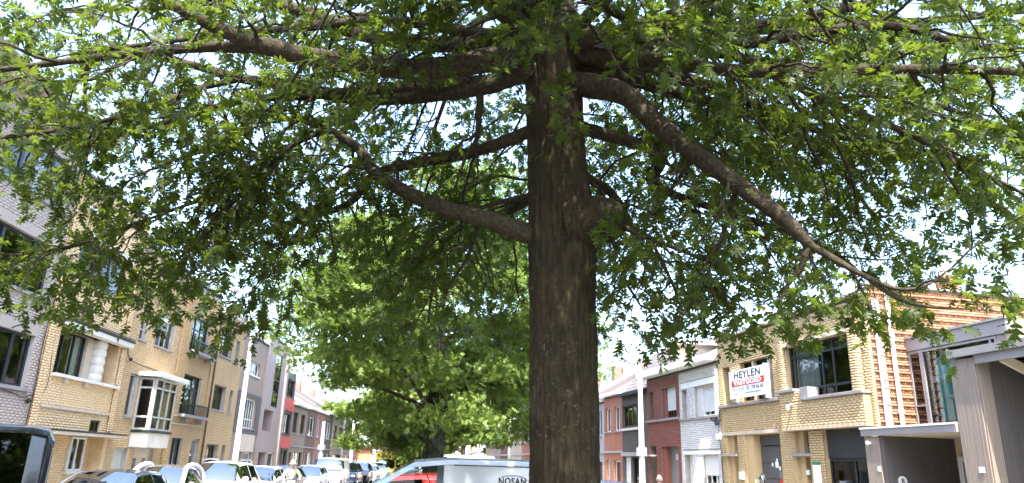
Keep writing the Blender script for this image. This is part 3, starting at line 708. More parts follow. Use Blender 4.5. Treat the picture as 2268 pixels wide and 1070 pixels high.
# further left-hand terrace
simple_house('L', 54.32, 59.9, 5.5, 't_brown', 'low brown house with beige sills next to the red panelled house', fm='frame_brown', door='frame_brown')
simple_house('L', 59.92, 64.2, 5.6, 't_darkred', 'dark red brick house beside the low brown house near the red panels', fm='frame_white', bays=1, door='door_red')
simple_house('L', 64.22, 69.0, 5.6, 't_red', 'plain red brick house between dark red and dark brown facades', fm='frame_white')
simple_house('L', 69.02, 72.9, 5.8, 't_dark', 'very dark brown house with white upper windows beside a plain red one', fm='frame_white', bays=1)
hh = simple_house('L', 72.92, 80.6, 6.1, 't_beige', 'beige house with thick white downpipe beside the very dark brown house', fm='frame_brown', rows=((3.5, 5.0),)); hh.pipe(79.9, .1, .2, 6.2, .14)
simple_house('L', 80.62, 88.2, 6.0, 't_brown', 'brown brick house next to the beige house with thick white downpipe', fm='frame_grey', bays=3)
simple_house('L', 88.22, 95.0, 5.7, 't_pink', 'pinkish end house beside the orange hoarding', fm='frame_white', bays=2)

# ---- weathered yellow house with estate agent board (right)
h = House('R', 'yellow_house', 'weathered yellow brick house with wide black bay window and grey garage door', -.92, 8.06, 6.75, depth=7.5)
W = [(-.28, 3.2, 4.14, 5.86, .3), (7.12, 7.7, 4.29, 5.72, .4), (4.08, 6.33, 4.32, 5.75, .3), (2.27, 3.1, .02, 3.14, .45), (-.3, 1.55, .02, 3.14, .35), (6.85, 7.62, .02, 3.14, .45), (3.96, 6.26, .02, 3.12, .42)]
h.shell(W, 'mortar_ochre')
h.bricks(-.92, 8.06, .05, 6.7, W + [(3.8, 8.06, 4.18, 4.29), (-.8, 3.6, 3.16, 4.14), (1.5, 2.27, 0, 3.14)], 'yr', bh=.058, proud=.006, vj=0, jit=0)
h.bricks(1.56, 2.26, .05, 3.12, [], 'yr', o=.03, bh=.058, proud=.03, vj=0, jit=0, name='pier')
# bay parapet
h.slab('bay_body', 'mortar_ochre', -.74, 3.4, .235, 0, 3.165, 4.03)
h.bricks(-.75, 3.41, 3.26, 4.0, [], 'yr', o=.235, bh=.058, proud=.006, vj=0, jit=0, name='bay_courses')
for k in range(10):     # sun-lit end of the bay: courses facing the neighbour
    x = h.X(-.74); z = 3.26 + k * .075
    h_ = MB().box(x, x + .018, -.25, -.02, z, z + .058).build('brick', M['yr'], h.root)
for i in range(52): h.slab('soldier_brick', 'stone_beige' if i % 3 else 'yr', -.745 + i * .08, -.674 + i * .08, .245, .0, 3.15, 3.255)
h.slab('bay_sill', 'stone_grey', -.8, 2.0, .31, -.1, 4.035, 4.12, bevel=.008)
h.slab('bay_body', 'mortar_ochre', 2.16, 3.4, .235, 0, 4.031, 4.35); h.bricks(2.16, 3.41, 4.035, 4.34, [], 'yr', o=.235, bh=.058, proud=.006, vj=0, jit=0, name='bay_courses')
h.slab('bay_sill', 'stone_grey', 2.5, 3.55, .31, -.1, 4.355, 4.45, bevel=.008); h.slab('sill_step', 'stone_grey', 1.72, 2.16, .3, -.1, 4.06, 4.44, bevel=.008)
h.slab('infill', 'mortar', 2.1, 3.2, -.08, -.28, 4.13, 4.44)
h.window(-.28, 3.2, 4.14, 5.86, o=-.16, fw=.07, bars=.07, mull=(.37 - .03, .5, .92), trans=(.18, .8), curtain=(.62, .98, 'curtain_grey'))
# slender piers left and right of the bay window
h.bricks(-.62, -.3, 4.13, 6.1, [], 'yr', o=.06, bh=.058, proud=.16, vj=.0, bl=.4, name='pier'); h.bricks(3.24, 3.5, 4.46, 6.1, [], 'yr', o=.03, bh=.058, proud=.1, vj=0, bl=.4, name='pier')
h.slab('lintel', 'stone_beige', -.62, 3.5, .12, -.05, 5.87, 6.0)
h.slab('sill', 'stone_grey', 3.82, 8.06, .1, -.25, 4.18, 4.275, bevel=.008)
h.window(7.12, 7.7, 4.29, 5.72, o=-.32); h.window(4.08, 6.33, 4.32, 5.75, o=-.24, mull=(.18, .42, .62, .82), fw=.06, bars=.07, curtain=(.04, .4, 'curtain'))
h.slab('mullion', 'stone_beige', 4.38, 4.5, -.06, -.2, 4.3, 5.74); h.slab('mullion', 'stone_beige', 5.44, 5.56, -.06, -.2, 4.3, 5.74)
h.slab('lintel', 'stone_beige', 3.98, 8.0, .035, -.02, 3.14, 3.26)
gd = h.slab('garage_door', 'garage', 3.98, 5.82, -.36, -.42, .02, 2.72)
for i in range(5): h.slab('door_panel', 'garage', 4.0, 5.8, -.335, -.362, .05 + i * .53, .55 + i * .53, gd, bevel=.006)
h.slab('garage_transom', 'garage', 3.98, 5.82, -.34, -.42, 2.75, 3.11)
h.slab('sticker', 'sign_white', 4.72, 4.92, -.333, -.336, 2.0, 2.2, gd); h.slab('sticker', 'blue_grey', 4.48, 4.72, -.333, -.336, 1.66, 1.87, gd); h.slab('sticker', 'sign_red', 4.48, 4.72, -.333, -.336, 1.5, 1.63, gd)
for u, z in ((4.15, 2.22), (4.75, 2.24), (5.05, 2.1), (4.6, 1.98)): h.slab('sticker', 'white', u, u + .1, -.333, -.336, z - .06, z + .06, gd)
h.slab('garage_reveal', 'yr', 5.83, 6.26, -.05, -.42, .02, 3.11)
h.window(2.31, 2.79, 2.48, 3.04, o=-.3, fw=.05, curtain=(0, 1, 'curtain')); h.slab('door_canopy', 'stone_grey', 2.2, 3.25, .12, -.3, 2.36, 2.44); h.door(2.29, 2.9, 2.34, o=-.38, mat='frame_dark', frame='frame_dark')
h.slab('door_surround', 'yr', 2.8, 3.1, -.12, -.42, .02, 3.13)
h.slab('shop_panel', 'shop_panel', -.3, 1.55, -.1, -.2, 2.3, 3.13); h.window(-.3, 1.55, .1, 2.29, o=-.16, fw=.07, bars=.07, mull=(.38,)); 
h.slab('door_canopy', 'stone_grey', 6.8, 8.05, .12, -.1, 2.38, 2.45); h.door(6.87, 7.3, 2.36, o=-.4, mat='frame_dark', frame='frame_dark'); h.slab('door_surround', 'yr', 7.3, 7.62, -.1, -.44, .02, 3.13)
h.window(6.87, 7.3, 2.46, 3.1, o=-.36, fw=.04)
h.slab('meter_box', 'white', 6.44, 6.7, .1, .01, 1.57, 1.83); h.slab('letter_box', 'white', 2.62, 2.78, -.1, -.13, 1.8, 1.95); 
h.slab('cable_box', 'white', 8.0, 8.3, .12, .02, 3.02, 3.23); h.cable([(8.04, .04, 4.15), (8.03, .06, 3.7), (8.1, .08, 3.25), (8.05, .06, 2.6), (8.03, .05, 1.2)], .016)
h.slab('lamp_bracket', 'stone_grey', 2.66, 2.72, .36, .25, 3.92, 4.0); MB().ball((h.X(2.69), -.42, 3.84), .06, rz=.1, n=10).build('wall_lamp', M['white'], h.root, smooth=True)
h.slab('poster', 'sign_white', 1.76, 2.16, .07, .064, 1.5, 2.1); h.slab('poster', 'sign_green', 1.76, 2.16, .07, .064, 2.1, 2.19)
h.slab('coping', 'stone_beige', -.92, 8.06, .12, -.3, 6.855, 6.95); h.slab('roof_light', 'zinc', 3.2, 5.0, -1.5, -3, 6.87, 7.3)
MB().box(h.X(4.6), h.X(5.0), 1.2, 1.6, 6.86, 7.5).build('chimney', M['t_red'], h.root)
# orange gable of the yellow house, with projecting courses
rh = h; gx = h.X(-.93)
gab = empty('gable', (0, 0, 0)); gab.parent = h.root
MB().box(gx, gx + .02, .05, 9.5, .0, 7.1).build('gable_wall', M['mortar_light'], gab)
A = []; k = 0; z = .06
while z < 7.05:
    band = (k % 3 == 0)
    st = .06 - (.1 if k % 2 else 0)
    for i in range(46):
        y0 = max(.06, st + i * .21); y1 = min(9.45, st + (i + 1) * .21 - .012)
        if y1 - y0 > .02: A.append((gx + .019, gx + .02 + (.010 if not band else .042) + random.uniform(-.004, .006), y0, y1, z, z + .062))
    k += 1; z += .0755
me = boxes_mesh('gable_bricks', A)
# boxes_mesh leaves out the +y face; here that side is hidden by the next brick
obj('gable_bricks', me, M['or'], gab, kind='stuff')
MB().box(gx - .1, gx + .12, .0, 9.6, 7.1, 7.16).build('gable_coping', M['stone_grey'], gab)
MB().box(gx - .3, gx + .06, 2.75, 3.25, 7.16, 7.62).build('chimney', M['t_orange'], gab); MB().cyl((gx - .1, 2.95, 7.62), (gx - .1, 2.95, 7.95), .09, n=10).build('chimney_pot', M['stone_beige'], gab)
MB().cyl((gx + .13, .66, 2.9), (gx + .13, .66, 7.0), .06, n=14).cyl((gx + .13, .66, 3.5), (gx + .13, .66, 3.6), .085, n=14).cyl((gx + .13, .66, 5.6), (gx + .13, .66, 5.7), .075, n=14).build('downpipe', M['white'], gab, smooth=40)
MB().cyl((gx + .1, .2, 2.9), (gx + .1, .2, 6.7), .045, n=12).build('downpipe', M['zinc'], gab, smooth=40)
MB().box(gx + .02, gx + .06, .3, .42, 2.9, 6.7).build('flashing', M['white'], gab)

# estate agent board, on two brackets in front of the upper windows
bd = empty('agent_board', ptR(5.4, .25, 0), h.root.rotation_euler.z, 'white estate agent board with red band fixed before the upper windows', 'sign')
bx = lambda u: -(u - 5.4)
MB().box(bx(6.70), bx(4.12), -.015, .015, 4.42, 5.44).build('panel', M['sign_white'], bd)
def put_text(body, size, cx, cz, mat, parent, y, bold=0, sx=1, name='lettering', ext=.002):
    me = text_mesh(body, size, ext, bold=bold, sx=sx)
    me.transform(Matrix.Translation((cx, y, cz)) @ Matrix.Rotation(math.pi / 2, 4, 'X'))
    return obj(name, me, M[mat], parent)
cx0 = bx(5.4)
put_text('HEYLEN', .36, cx0 + .02, 5.24, 'sign_ink', bd, -.0205, bold=.006, sx=1.38)
MB().box(cx0 - 1.12, cx0 + 1.17, -.022, -.0155, 4.85, 5.07).build('band', M['sign_red'], bd)
put_text('VASTGOED', .23, cx0 + .02, 4.955, 'sign_white', bd, -.0265, bold=.008, sx=1.55)
put_text('TE KOOP', .18, cx0 - .66, 4.73, 'sign_grey', bd, -.0205, sx=1.1); put_text('03 178 46 40', .19, cx0 + .52, 4.73, 'sign_ink', bd, -.0205, bold=.002, sx=1.05)
put_text('Woning', .09, cx0 - .85, 4.58, 'sign_grey', bd, -.0205); put_text('www.heylenvastgoed.be', .1, cx0 + .4, 4.58, 'sign_ink', bd, -.0205)
for u in (6.5, 4.3): MB().box(bx(u) - .02, bx(u) + .02, .016, .25, 4.3, 5.5).build('bracket', M['zinc'], bd)

# ---- white painted house (right)
h = House('R', 'terraced_house', 'white painted brick house with closed roller shutters and white gutter', 8.1, 11.78, 5.98)
W = [(8.47, 10.27, 3.97, 5.23, .3), (10.98, 11.55, 3.99, 5.18, .3), (8.4, 9.72, .9, 2.4), (10.7, 11.5, .02, 2.45, .35)]
h.shell(W, 'mortar_light'); h.bricks(8.1, 11.78, .05, 5.9, W + [(8.2, 11.6, 2.46, 2.62), (8.3, 11.7, 5.2, 5.5)], 'wr')
h.slab('lintel', 'white', 8.3, 11.6, .02, -.05, 5.24, 5.48); h.slab('band', 'white', 8.22, 11.58, .03, -.02, 2.46, 2.6); h.slab('sill', 'stone_grey', 8.12, 11.72, .09, -.2, 3.87, 3.965, bevel=.008)
h.window(8.47, 9.77, 3.98, 5.23, o=-.24, fm='frame_white', mull=(.33, .66), shutter=.86); h.slab('reveal_pier', 'wr', 9.78, 10.27, -.12, -.3, 3.97, 5.23)
h.window(10.98, 11.55, 3.99, 5.18, o=-.26, fm='frame_white', shutter=.98); h.window(8.4, 9.72, .9, 2.4, fm='frame_white', mull=(.33, .66), shutter=.5)
h.door(10.7, 11.5, 2.45, o=-.3, mat='white', frame='frame_white'); h.slab('gutter', 'white', 8.1, 11.85, .5, -.05, 6.09, 6.34, bevel=.02)
a, b = sorted((h.X(8.1), h.X(11.78))); MB().add([(a, .05, 6.34), (b, .05, 6.34), (b, 4, 8.2), (a, 4, 8.2), (a, 8.6, 6.3), (b, 8.6, 6.3)], [(0, 1, 2, 3), (3, 2, 5, 4), (0, 3, 4), (1, 5, 2)]).build('pitched_roof', M['roof_tile'], h.root)
h.slab('camera_box', 'black', 8.28, 8.42, .25, .05, 3.72, 3.86); h.slab('junction_box', 'frame_dark', 8.12, 8.3, .14, .02, 3.55, 3.75)
# ---- red brick house (right)
h = House('R', 'terraced_house', 'dark red brick house with white roller shutter and tall grey garage door', 11.8, 15.58, 6.0)
W = [(12.15, 13.83, 4.1, 5.48, .3), (14.8, 15.38, 4.12, 5.43, .35), (12.1, 13.95, .02, 2.84, .35), (14.58, 15.28, .02, 2.86, .45)]
h.shell(W, 'mortar'); h.bricks(11.8, 15.58, .05, 5.95, W, 'rr', vj=.007)
h.slab('sill', 'stone_grey', 11.84, 15.7, .09, -.2, 3.98, 4.08, bevel=.008); h.window(12.15, 13.5, 4.1, 5.48, o=-.24, mull=(.25, .5, .75), shutter=.76); h.slab('reveal_pier', 'rr', 13.51, 13.83, -.1, -.3, 4.1, 5.48)
h.window(14.8, 15.38, 4.12, 5.43, o=-.3); g = h.slab('garage_door', 'roller_dark', 12.12, 13.6, -.28, -.34, .02, 2.83)
for z in (.6, 1.2, 1.75): h.slab('door_panel', 'roller_dark', 12.2, 13.0, -.27, -.282, z, z + .45, g, bevel=.005)
for u in (12.25, 12.75): h.slab('pane', 'curtain', u, u + .25, -.27, -.283, 2.25, 2.5, g)
h.slab('garage_reveal', 'rr', 13.61, 13.95, -.05, -.34, .02, 2.83); h.slab('canopy', 'stone_grey', 14.55, 15.75, .35, 0, 2.4, 2.47); h.door(14.6, 15.26, 2.38, o=-.4, mat='frame_dark', frame='frame_brown')
h.slab('gutter', 'white', 11.9, 16.0, .42, -.05, 6.1, 6.4, bevel=.02)
a, b = sorted((h.X(11.8), h.X(15.58))); MB().add([(a, .05, 6.4), (b, .05, 6.4), (b, 4, 8.1), (a, 4, 8.1), (a, 8.6, 6.3), (b, 8.6, 6.3)], [(0, 1, 2, 3), (3, 2, 5, 4), (0, 3, 4), (1, 5, 2)]).build('pitched_roof', M['roof_tile'], h.root)
h.slab('dormer', 'stone_beige', 12.4, 13.0, -.3, -2.5, 6.4, 7.4); h.slab('dormer_roof', 'white', 11.9, 13.1, .15, -2.6, 7.4, 7.5)
# ---- dark tiled house (right)
h = House('R', 'terraced_house', 'dark brown house with wide wooden window strip and slate roof', 15.6, 19.2, 5.4)
W = [(16.5, 19.05, 3.9, 5.03, .2), (18.0, 18.95, .02, 2.38), (16.1, 17.8, .5, 2.38)]
h.shell(W, 't_dark'); h.window(*W[0][:4], fm='frame_brown', mull=(.25, .5, .75), curtain=(.0, .5, 'curtain_grey'), o=-.1); h.slab('sill', 'stone_white', 16.4, 19.15, .12, -.1, 3.72, 3.83); h.slab('ledge', 'stone_grey', 16.4, 19.18, .1, 0, 2.42, 2.62)
h.door(18.0, 18.95, 2.38, mat='white', frame='frame_white'); h.window(*W[2], fm='frame_dark', mull=(.33, .66), curtain=(.1, .5, 'curtain'))
h.slab('gutter', 'frame_dark', 15.62, 19.2, .3, -.05, 5.5, 5.66)
a, b = sorted((h.X(15.6), h.X(19.2)))
rf = MB().add([(a, .05, 5.66), (b, .05, 5.66), (b, 1.9, 7.9), (a, 1.9, 7.9), (a, 8.6, 6.0), (b, 8.6, 6.0)], [(0, 1, 2, 3), (3, 2, 5, 4), (0, 3, 4), (1, 5, 2)]).build('pitched_roof', M['roof_tile'], h.root)
for j in range(10):
    for i in range(12):
        x0 = a + .02 + i * .3; y = .06 + j * .185; z = 5.69 + j * .224
        MB().add([(x0, y, z), (x0 + .285, y, z), (x0 + .285, y + .2, z + .235), (x0, y + .2, z + .235), (x0, y, z + .03), (x0 + .285, y, z + .03), (x0 + .285, y + .2, z + .25), (x0, y + .2, z + .25)],
                 [(0, 3, 2, 1), (4, 5, 6, 7), (0, 1, 5, 4), (1, 2, 6, 5), (2, 3, 7, 6), (3, 0, 4, 7)]).build('slate', M['roof_tile'], rf)
# ---- orange house and further terrace (right)
hh = simple_house('R', 19.22, 22.2, 5.6, 't_orange', 'narrow bright orange brick house with white upper window frames', fm='frame_white', rows=((3.76, 5.08),))
simple_house('R', 22.22, 26.4, 5.4, 't_grey', 'pale grey house with blue-white windows beside the orange house', fm='frame_white')
simple_house('R', 26.42, 31.4, 5.7, 't_brown', 'brown brick house next to the pale grey house', fm='frame_white')
simple_house('R', 31.42, 36.4, 5.6, 't_beige', 'beige brick house with brown window frames beyond the brown one', fm='frame_brown')
simple_house('R', 36.42, 41.0, 5.8, 't_red', 'red brick house with white windows beyond the beige brick house', fm='frame_white')
simple_house('R', 41.02, 44.2, 5.6, 't_orange', 'distant orange brick facade with white roller shutter', fm='frame_white', shut=.9)
simple_house('R', 44.22, 49.0, 5.6, 't_beige', 'ochre house with three upper windows beside the distant orange facade', fm='frame_white', bays=3)
simple_house('R', 49.02, 54.0, 5.6, 't_darkred', 'distant dark red house beside the ochre one', fm='frame_white')
simple_house('R', 54.02, 58.0, 5.9, 't_pink', 'pink house with pale cornice beside the distant dark red house', fm='frame_white')
simple_house('R', 58.02, 62.5, 5.6, 't_beige', 'beige end house beside the pink house with pale cornice', fm='frame_white')

# unseen terraces behind the camera, added to darken reflections and cut sky light
for i, (ua, ub, Hh, mt) in enumerate(((6.2, 14.18, 9.6, 'beige'), (-2.0, 6.18, 8.6, 'brown'), (-11, -2.02, 9.4, 'red'), (-22, -11.02, 9.0, 'grey'), (-34, -22.02, 8.4, 'beige'))):
    simple_house('L', ua, ub, Hh, 't_' + mt, ('unseen wide beige house next to the grey apartment block', 'unseen brown three-storey house opposite the modern building', 'unseen tall red brick house next to the brown three-storey house', 'unseen grey brick house next to the tall red brick house', 'unseen beige house at the rear end beside the grey brick house')[i], rows=((3.6, 5.1), (6.3, 7.7)), bays=3)
for i, (ua, ub, Hh, mt) in enumerate(((-23, -14.1, 6.8, 'beige'), (-33, -23.02, 6.4, 'red'), (-45, -33.02, 7.0, 'brown'))):
    simple_house('R', ua, ub, Hh, 't_' + mt, ('unseen beige house next to the modern clad building', 'unseen red house two along from the modern clad building', 'unseen brown house three along from the modern clad building')[i], bays=3)
# ---- modern building with grey cladding (right foreground)
h = House('R', 'modern_building', 'modern grey clad building with glass upper box, deep entrance and slanted beams', -14.0, -.96, 3.0, cat='building')
def board_wall(u0, u1, o, z0, z1, mat='clad_wood', wd=.045, name='cladding_board', parent=None, face=1):
    """one vertical board after another, uneven by a millimetre or two"""
    n = max(1, int(round((u1 - u0) / wd))); w = (u1 - u0) / n
    for i in range(n):
        h.slab(name, mat, u0 + i * w + .003, u0 + (i + 1) * w - .003, o + random.uniform(-.002, .002), o - .03, z0, z1, parent)
FR = .5
# entrance: left pier, soffit, recess, door
h.slab('pier', 'clad_dark', -1.5, -.96, FR - .035, -1.2, 0, 2.84); board_wall(-1.5, -.96, FR, .02, 2.82)
h.slab('recess_wall', 'clad_dark', -1.62, -1.505, FR - .04, -1.7, 0, 2.84)
h.slab('fascia', 'fascia', -4.2, -.9, FR + .06, FR - .06, 2.85, 3.02); h.slab('fascia_trim', 'white', -4.2, -.88, FR + .08, FR - .08, 3.024, 3.07)
h.slab('flat_roof', 'roof_felt', -4.2, -.96, FR - .07, -6, 2.93, 3.03)
for i in range(9): h.slab('soffit_board', 'soffit', -4.2, -1.63, FR - .065 - i * .245, FR - .065 - i * .245 - .24, 2.84 + random.uniform(-.002, .002), 2.87)
h.slab('back_wall', 'soffit', -4.2, -1.63, -1.7, -1.8, 0, 2.84)
d = h.slab('entrance_door', 'door_red', -3.9, -1.95, -1.6, -1.69, .02, 2.25)
for u in (-3.8, -2.85): h.slab('pane', 'black_glass', u + .12, u + .72, -1.595, -1.602, .9, 2.0, d)
for a, b, c, e in ((-4.0, -3.9, .02, 2.25), (-1.95, -1.8, .02, 2.25), (-4.0, -1.8, 2.25, 2.38)): h.slab('door_frame', 'white', a, b, -1.55, -1.69, c, e)
h.slab('ceiling_lamp', 'frame_brown', -3.3, -3.05, -.9, -1.15, 2.76, 2.835)
MB().ball((h.X(-1.22), -FR - .12, 2.66), .055, n=10).cyl((h.X(-1.22), -FR, 2.66), (h.X(-1.22), -FR - .12, 2.66), .02).build('wall_lamp', M['white'], h.root, smooth=True)
h.slab('wall_plate', 'sign_white', -1.46, -1.36, FR + .012, FR + .002, 1.95, 2.07)
# house sign B
hs = empty('round_sign', (0, 0, 0)); hs.parent = h.root
mb = MB().cyl((h.X(-1.62) + .003, -.03, 1.72), (h.X(-1.62) + .02, -.03, 1.72), .13, n=24); mb.build('disc', M['sign_white'], hs)
me = text_mesh('B', .17, .002, bold=.004); me.transform(Matrix.Translation((h.X(-1.62) + .024, -.03, 1.72)) @ Matrix.Rotation(math.pi / 2, 4, 'Z') @ Matrix.Rotation(math.pi / 2, 4, 'X')); obj('lettering', me, M['sign_ink'], hs)
h.slab('door_bell', 'chrome', -1.66, -1.625, -1.2, -1.3, 1.55, 1.7)
# main pillar and high canopy
h.slab('pier', 'clad_dark', -4.92, -4.24, FR - .035, -5.5, 0, 4.46); board_wall(-4.93, -4.23, FR, .02, 4.45); 
for k in range(7): h.slab('cladding_board', 'clad_wood', -4.962, -4.932, FR - .035 - k * .046, FR - .035 - k * .046 - .04, .02, 4.4)  # pale boards along the front edge stand in for a sunlit strip
h.slab('shaded_return_wall', 'clad_dark', -4.955, -4.925, FR - .37, -5.5, 0, 4.4)  # rest of the same wall, canopy shade put into its darker cladding
h.slab('fascia', 'fascia', -14, -4.18, FR + .1, FR - .06, 4.5, 4.67); h.slab('fascia_lower', 'fascia', -14, -4.96, FR + .02, FR - .05, 4.3, 4.495)
h.slab('flat_roof', 'roof_felt', -14, -4.2, FR - .065, -6, 4.52, 4.66)
for i in range(7):
    u = -5.55 - i * .62; mb = MB(); x = h.X(u)
    mb.add([(x - .04, -.42, 4.28), (x + .04, -.42, 4.28), (x + .04, 3.8, 2.5), (x - .04, 3.8, 2.5), (x - .04, -.42, 4.49), (x + .04, -.42, 4.49), (x + .04, 3.8, 2.72), (x - .04, 3.8, 2.72)],
           [(0, 3, 2, 1), (4, 5, 6, 7), (0, 1, 5, 4), (1, 2, 6, 5), (2, 3, 7, 6), (3, 0, 4, 7)]).build('beam', M['rafter'], h.root)
h.slab('soffit', 'soffit', -14, -4.97, FR - .07, -.6, 4.492, 4.515); h.slab('rear_wall', 'clad_dark', -14, -4.97, -4.2, -4.4, 0, 4.5)
h.slab('plate', 'sign_white', -4.76, -4.62, FR + .015, FR + .002, 1.97, 2.09)
ad = h.slab('defibrillator_sign', 'sign_green', -5.62, -5.2, FR - .62, FR - .64, 1.4, 1.86, label='green sign with white heart and flash')
h.slab('sign_border', 'sign_white', -5.64, -5.18, FR - .641, FR - .655, 1.38, 1.88, ad)
hb = MB(); ht = [(.0, -.13)] + [(.1 * 16 * math.sin(t) ** 3 / 13, (13 * math.cos(t) - 5 * math.cos(2 * t) - 2 * math.cos(3 * t) - math.cos(4 * t)) * .0085) for t in np.linspace(-2.9, 2.9, 30)]
n = len(ht); cx, cz, yy = h.X(-5.41), 1.6, -(FR - .612)
hb.add([(cx + p, yy, cz + q) for p, q in ht], [tuple(range(n))]).build('heart', M['sign_white'], ad)
hb = MB().add([(cx + p, yy - .003, cz + q) for p, q in ((.01, .08), (-.04, -.01), (0, -.01), (-.015, -.08), (.04, .015), (0, .015))], [(0, 1, 2, 5), (2, 3, 4, 5)]).build('flash', M['sign_green'], ad)
hb = MB().box(cx + .12, cx + .15, yy - .001, yy + .001, cz + .12, cz + .21).box(cx + .09, cx + .18, yy - .002, yy, cz + .15, cz + .18).build('cross', M['sign_white'], ad)
# glass box on the first floor, set back
G = -1.2
h.slab('upper_fascia', 'fascia', -4.34, -.98, G + .06, G - .2, 5.22, 5.56); h.slab('upper_coping', 'fascia', -4.38, -.97, G + .1, G - .3, 5.565, 5.62)
h.slab('upper_roof', 'roof_felt', -4.3, -1.0, G - .21, -6, 5.4, 5.5)
f = h.window(-1.46, -.99, 3.08, 5.2, o=G, fm='fascia', fw=.06, trans=(.3,), glass='glass_green'); f2 = h.window(-3.98, -1.47, 3.08, 5.2, o=G, fm='fascia', fw=.06, mull=(.08,), glass='glass_green')
h.slab('corner_wall', 'clad_dark', -4.45, -4.0, G - .03, -4.5, 3.03, 5.22); board_wall(-4.45, -3.99, G + .03, 3.08, 5.21)
h.slab('corner_post', 'rafter', -4.62, -4.455, G + .0, -4.5, 3.03, 5.5)
bn = empty('banner', (0, 0, 0)); bn.parent = h.root
h.slab('banner_sheet', 'teal', -2.35, -1.55, G - .3, G - .31, 3.3, 5.0, bn); h.slab('banner_print', 'pale_teal', -2.32, -1.58, G - .294, G - .299, 4.45, 4.98, bn)
mb = MB()
for i in range(13): 
    t = i / 12 * math.pi; mb.ball((h.X(-1.95) - .36 * math.cos(t), -(G - .285), 4.55 - .14 * math.sin(t)), .022 if i % 4 else .04, .006, n=8, m=5)
mb.build('banner_chain', M['white_print'], bn)
mb = MB().ball((h.X(-1.5), -(G - .285), 4.42), .09, .01, n=12, m=6); mb.build('hanging_disc', M['white_print'], bn)
h.slab('rear_upper_wall', 'stone_grey', -9, -4.65, -2.6, -2.8, 3.0, 6.1); h.slab('rear_upper_coping', 'white', -9, -4.6, -2.5, -2.9, 6.1, 6.3); h.pipe(-5.15, -2.4, 3.0, 5.75, .11)
h.slab('inner_wall', 'mortar', -4.3, -1.0, -5.5, -5.6, 3.03, 5.4)
# ------------------------------------------------------------------ trees
M['bark'] = M_bark('oak_bark', (.0165, .0125, .0062), (.043, .0325, .0165), (.08, .075, .048))
M['bark_limb'] = M_bark('limb_bark', (.025, .0195, .012), (.07, .056, .035), (.085, .083, .05), zs=1.0)
M['bark_far'] = M_bark('far_bark', (.035, .03, .024), (.09, .075, .055))
M['leaf'] = M_leaf('oak_leaf', (.024, .041, .005), (.046, .068, .010), (.15, .215, .02), .45, gloss=.5)
M['leaf_far'] = M_leaf('street_tree_leaf', (.075, .125, .018), (.14, .195, .035), (.2, .29, .035), .35, gloss=.5)
M['ivy'] = M_leaf('ivy_leaf', (.012, .024, .009), (.022, .042, .014), (.02, .04, .01), .1)

# small oak leaf: midrib, three pairs of pointed lobes, tip and stalk (8 triangles)
LV = np.array([(0, 0, 0), (0, .26, .0), (0, .52, -.01), (0, .78, -.03), (0, 1.04, -.09),
               (-.30, .22, -.05), (.30, .22, -.05), (-.45, .58, -.08), (.45, .58, -.08), (-.32, .95, -.1), (.32, .95, -.1),
               (-.012, -.32, .05), (.012, -.32, .05), (-.07, .8, -.03), (.07, .8, -.03)], float)
# broaden the lobes: each is a kite from the midrib
_k = []
for s_ in (-1, 1):
    for a_, b_, t_ in ((0, 1, 5), (1, 2, 7), (2, 3, 9)):
        t2 = t_ if s_ < 0 else t_ + 1; A_, B_, T_ = LV[a_], LV[b_], LV[t2]
        p_ = A_ * .35 + T_ * .65 + np.array((0, -.045, 0)); q_ = B_ * .45 + T_ * .55 + np.array((0, .05, 0))
        n_ = len(LV); LV = np.vstack([LV, p_, q_]); f_ = [(a_, n_, b_), (n_, n_ + 1, b_), (n_, t2, n_ + 1)]
        _k += f_ if s_ > 0 else [g_[::-1] for g_ in f_]
LF = np.array(_k + [(13, 14, 4), (11, 12, 0)])

def leaf_frames(pos, fwd, up):
    y = fwd / (np.linalg.norm(fwd, axis=1)[:, None] + 1e-9)
    z = up - y * np.sum(up * y, 1)[:, None]; z /= np.linalg.norm(z, axis=1)[:, None] + 1e-9
    x = np.cross(y, z)
    return np.stack([x, y, z], -1)          # columns are the leaf axes

def leaves_mesh(name, pos, Rm, size):
    n = len(pos)
    V = np.einsum('nij,kj->nki', Rm, LV) * size[:, None, None] + pos[:, None, :]
    F = (LF[None] + len(LV) * np.arange(n)[:, None, None]).reshape(-1, 3)
    return np_mesh(name, V.reshape(-1, 3), F)

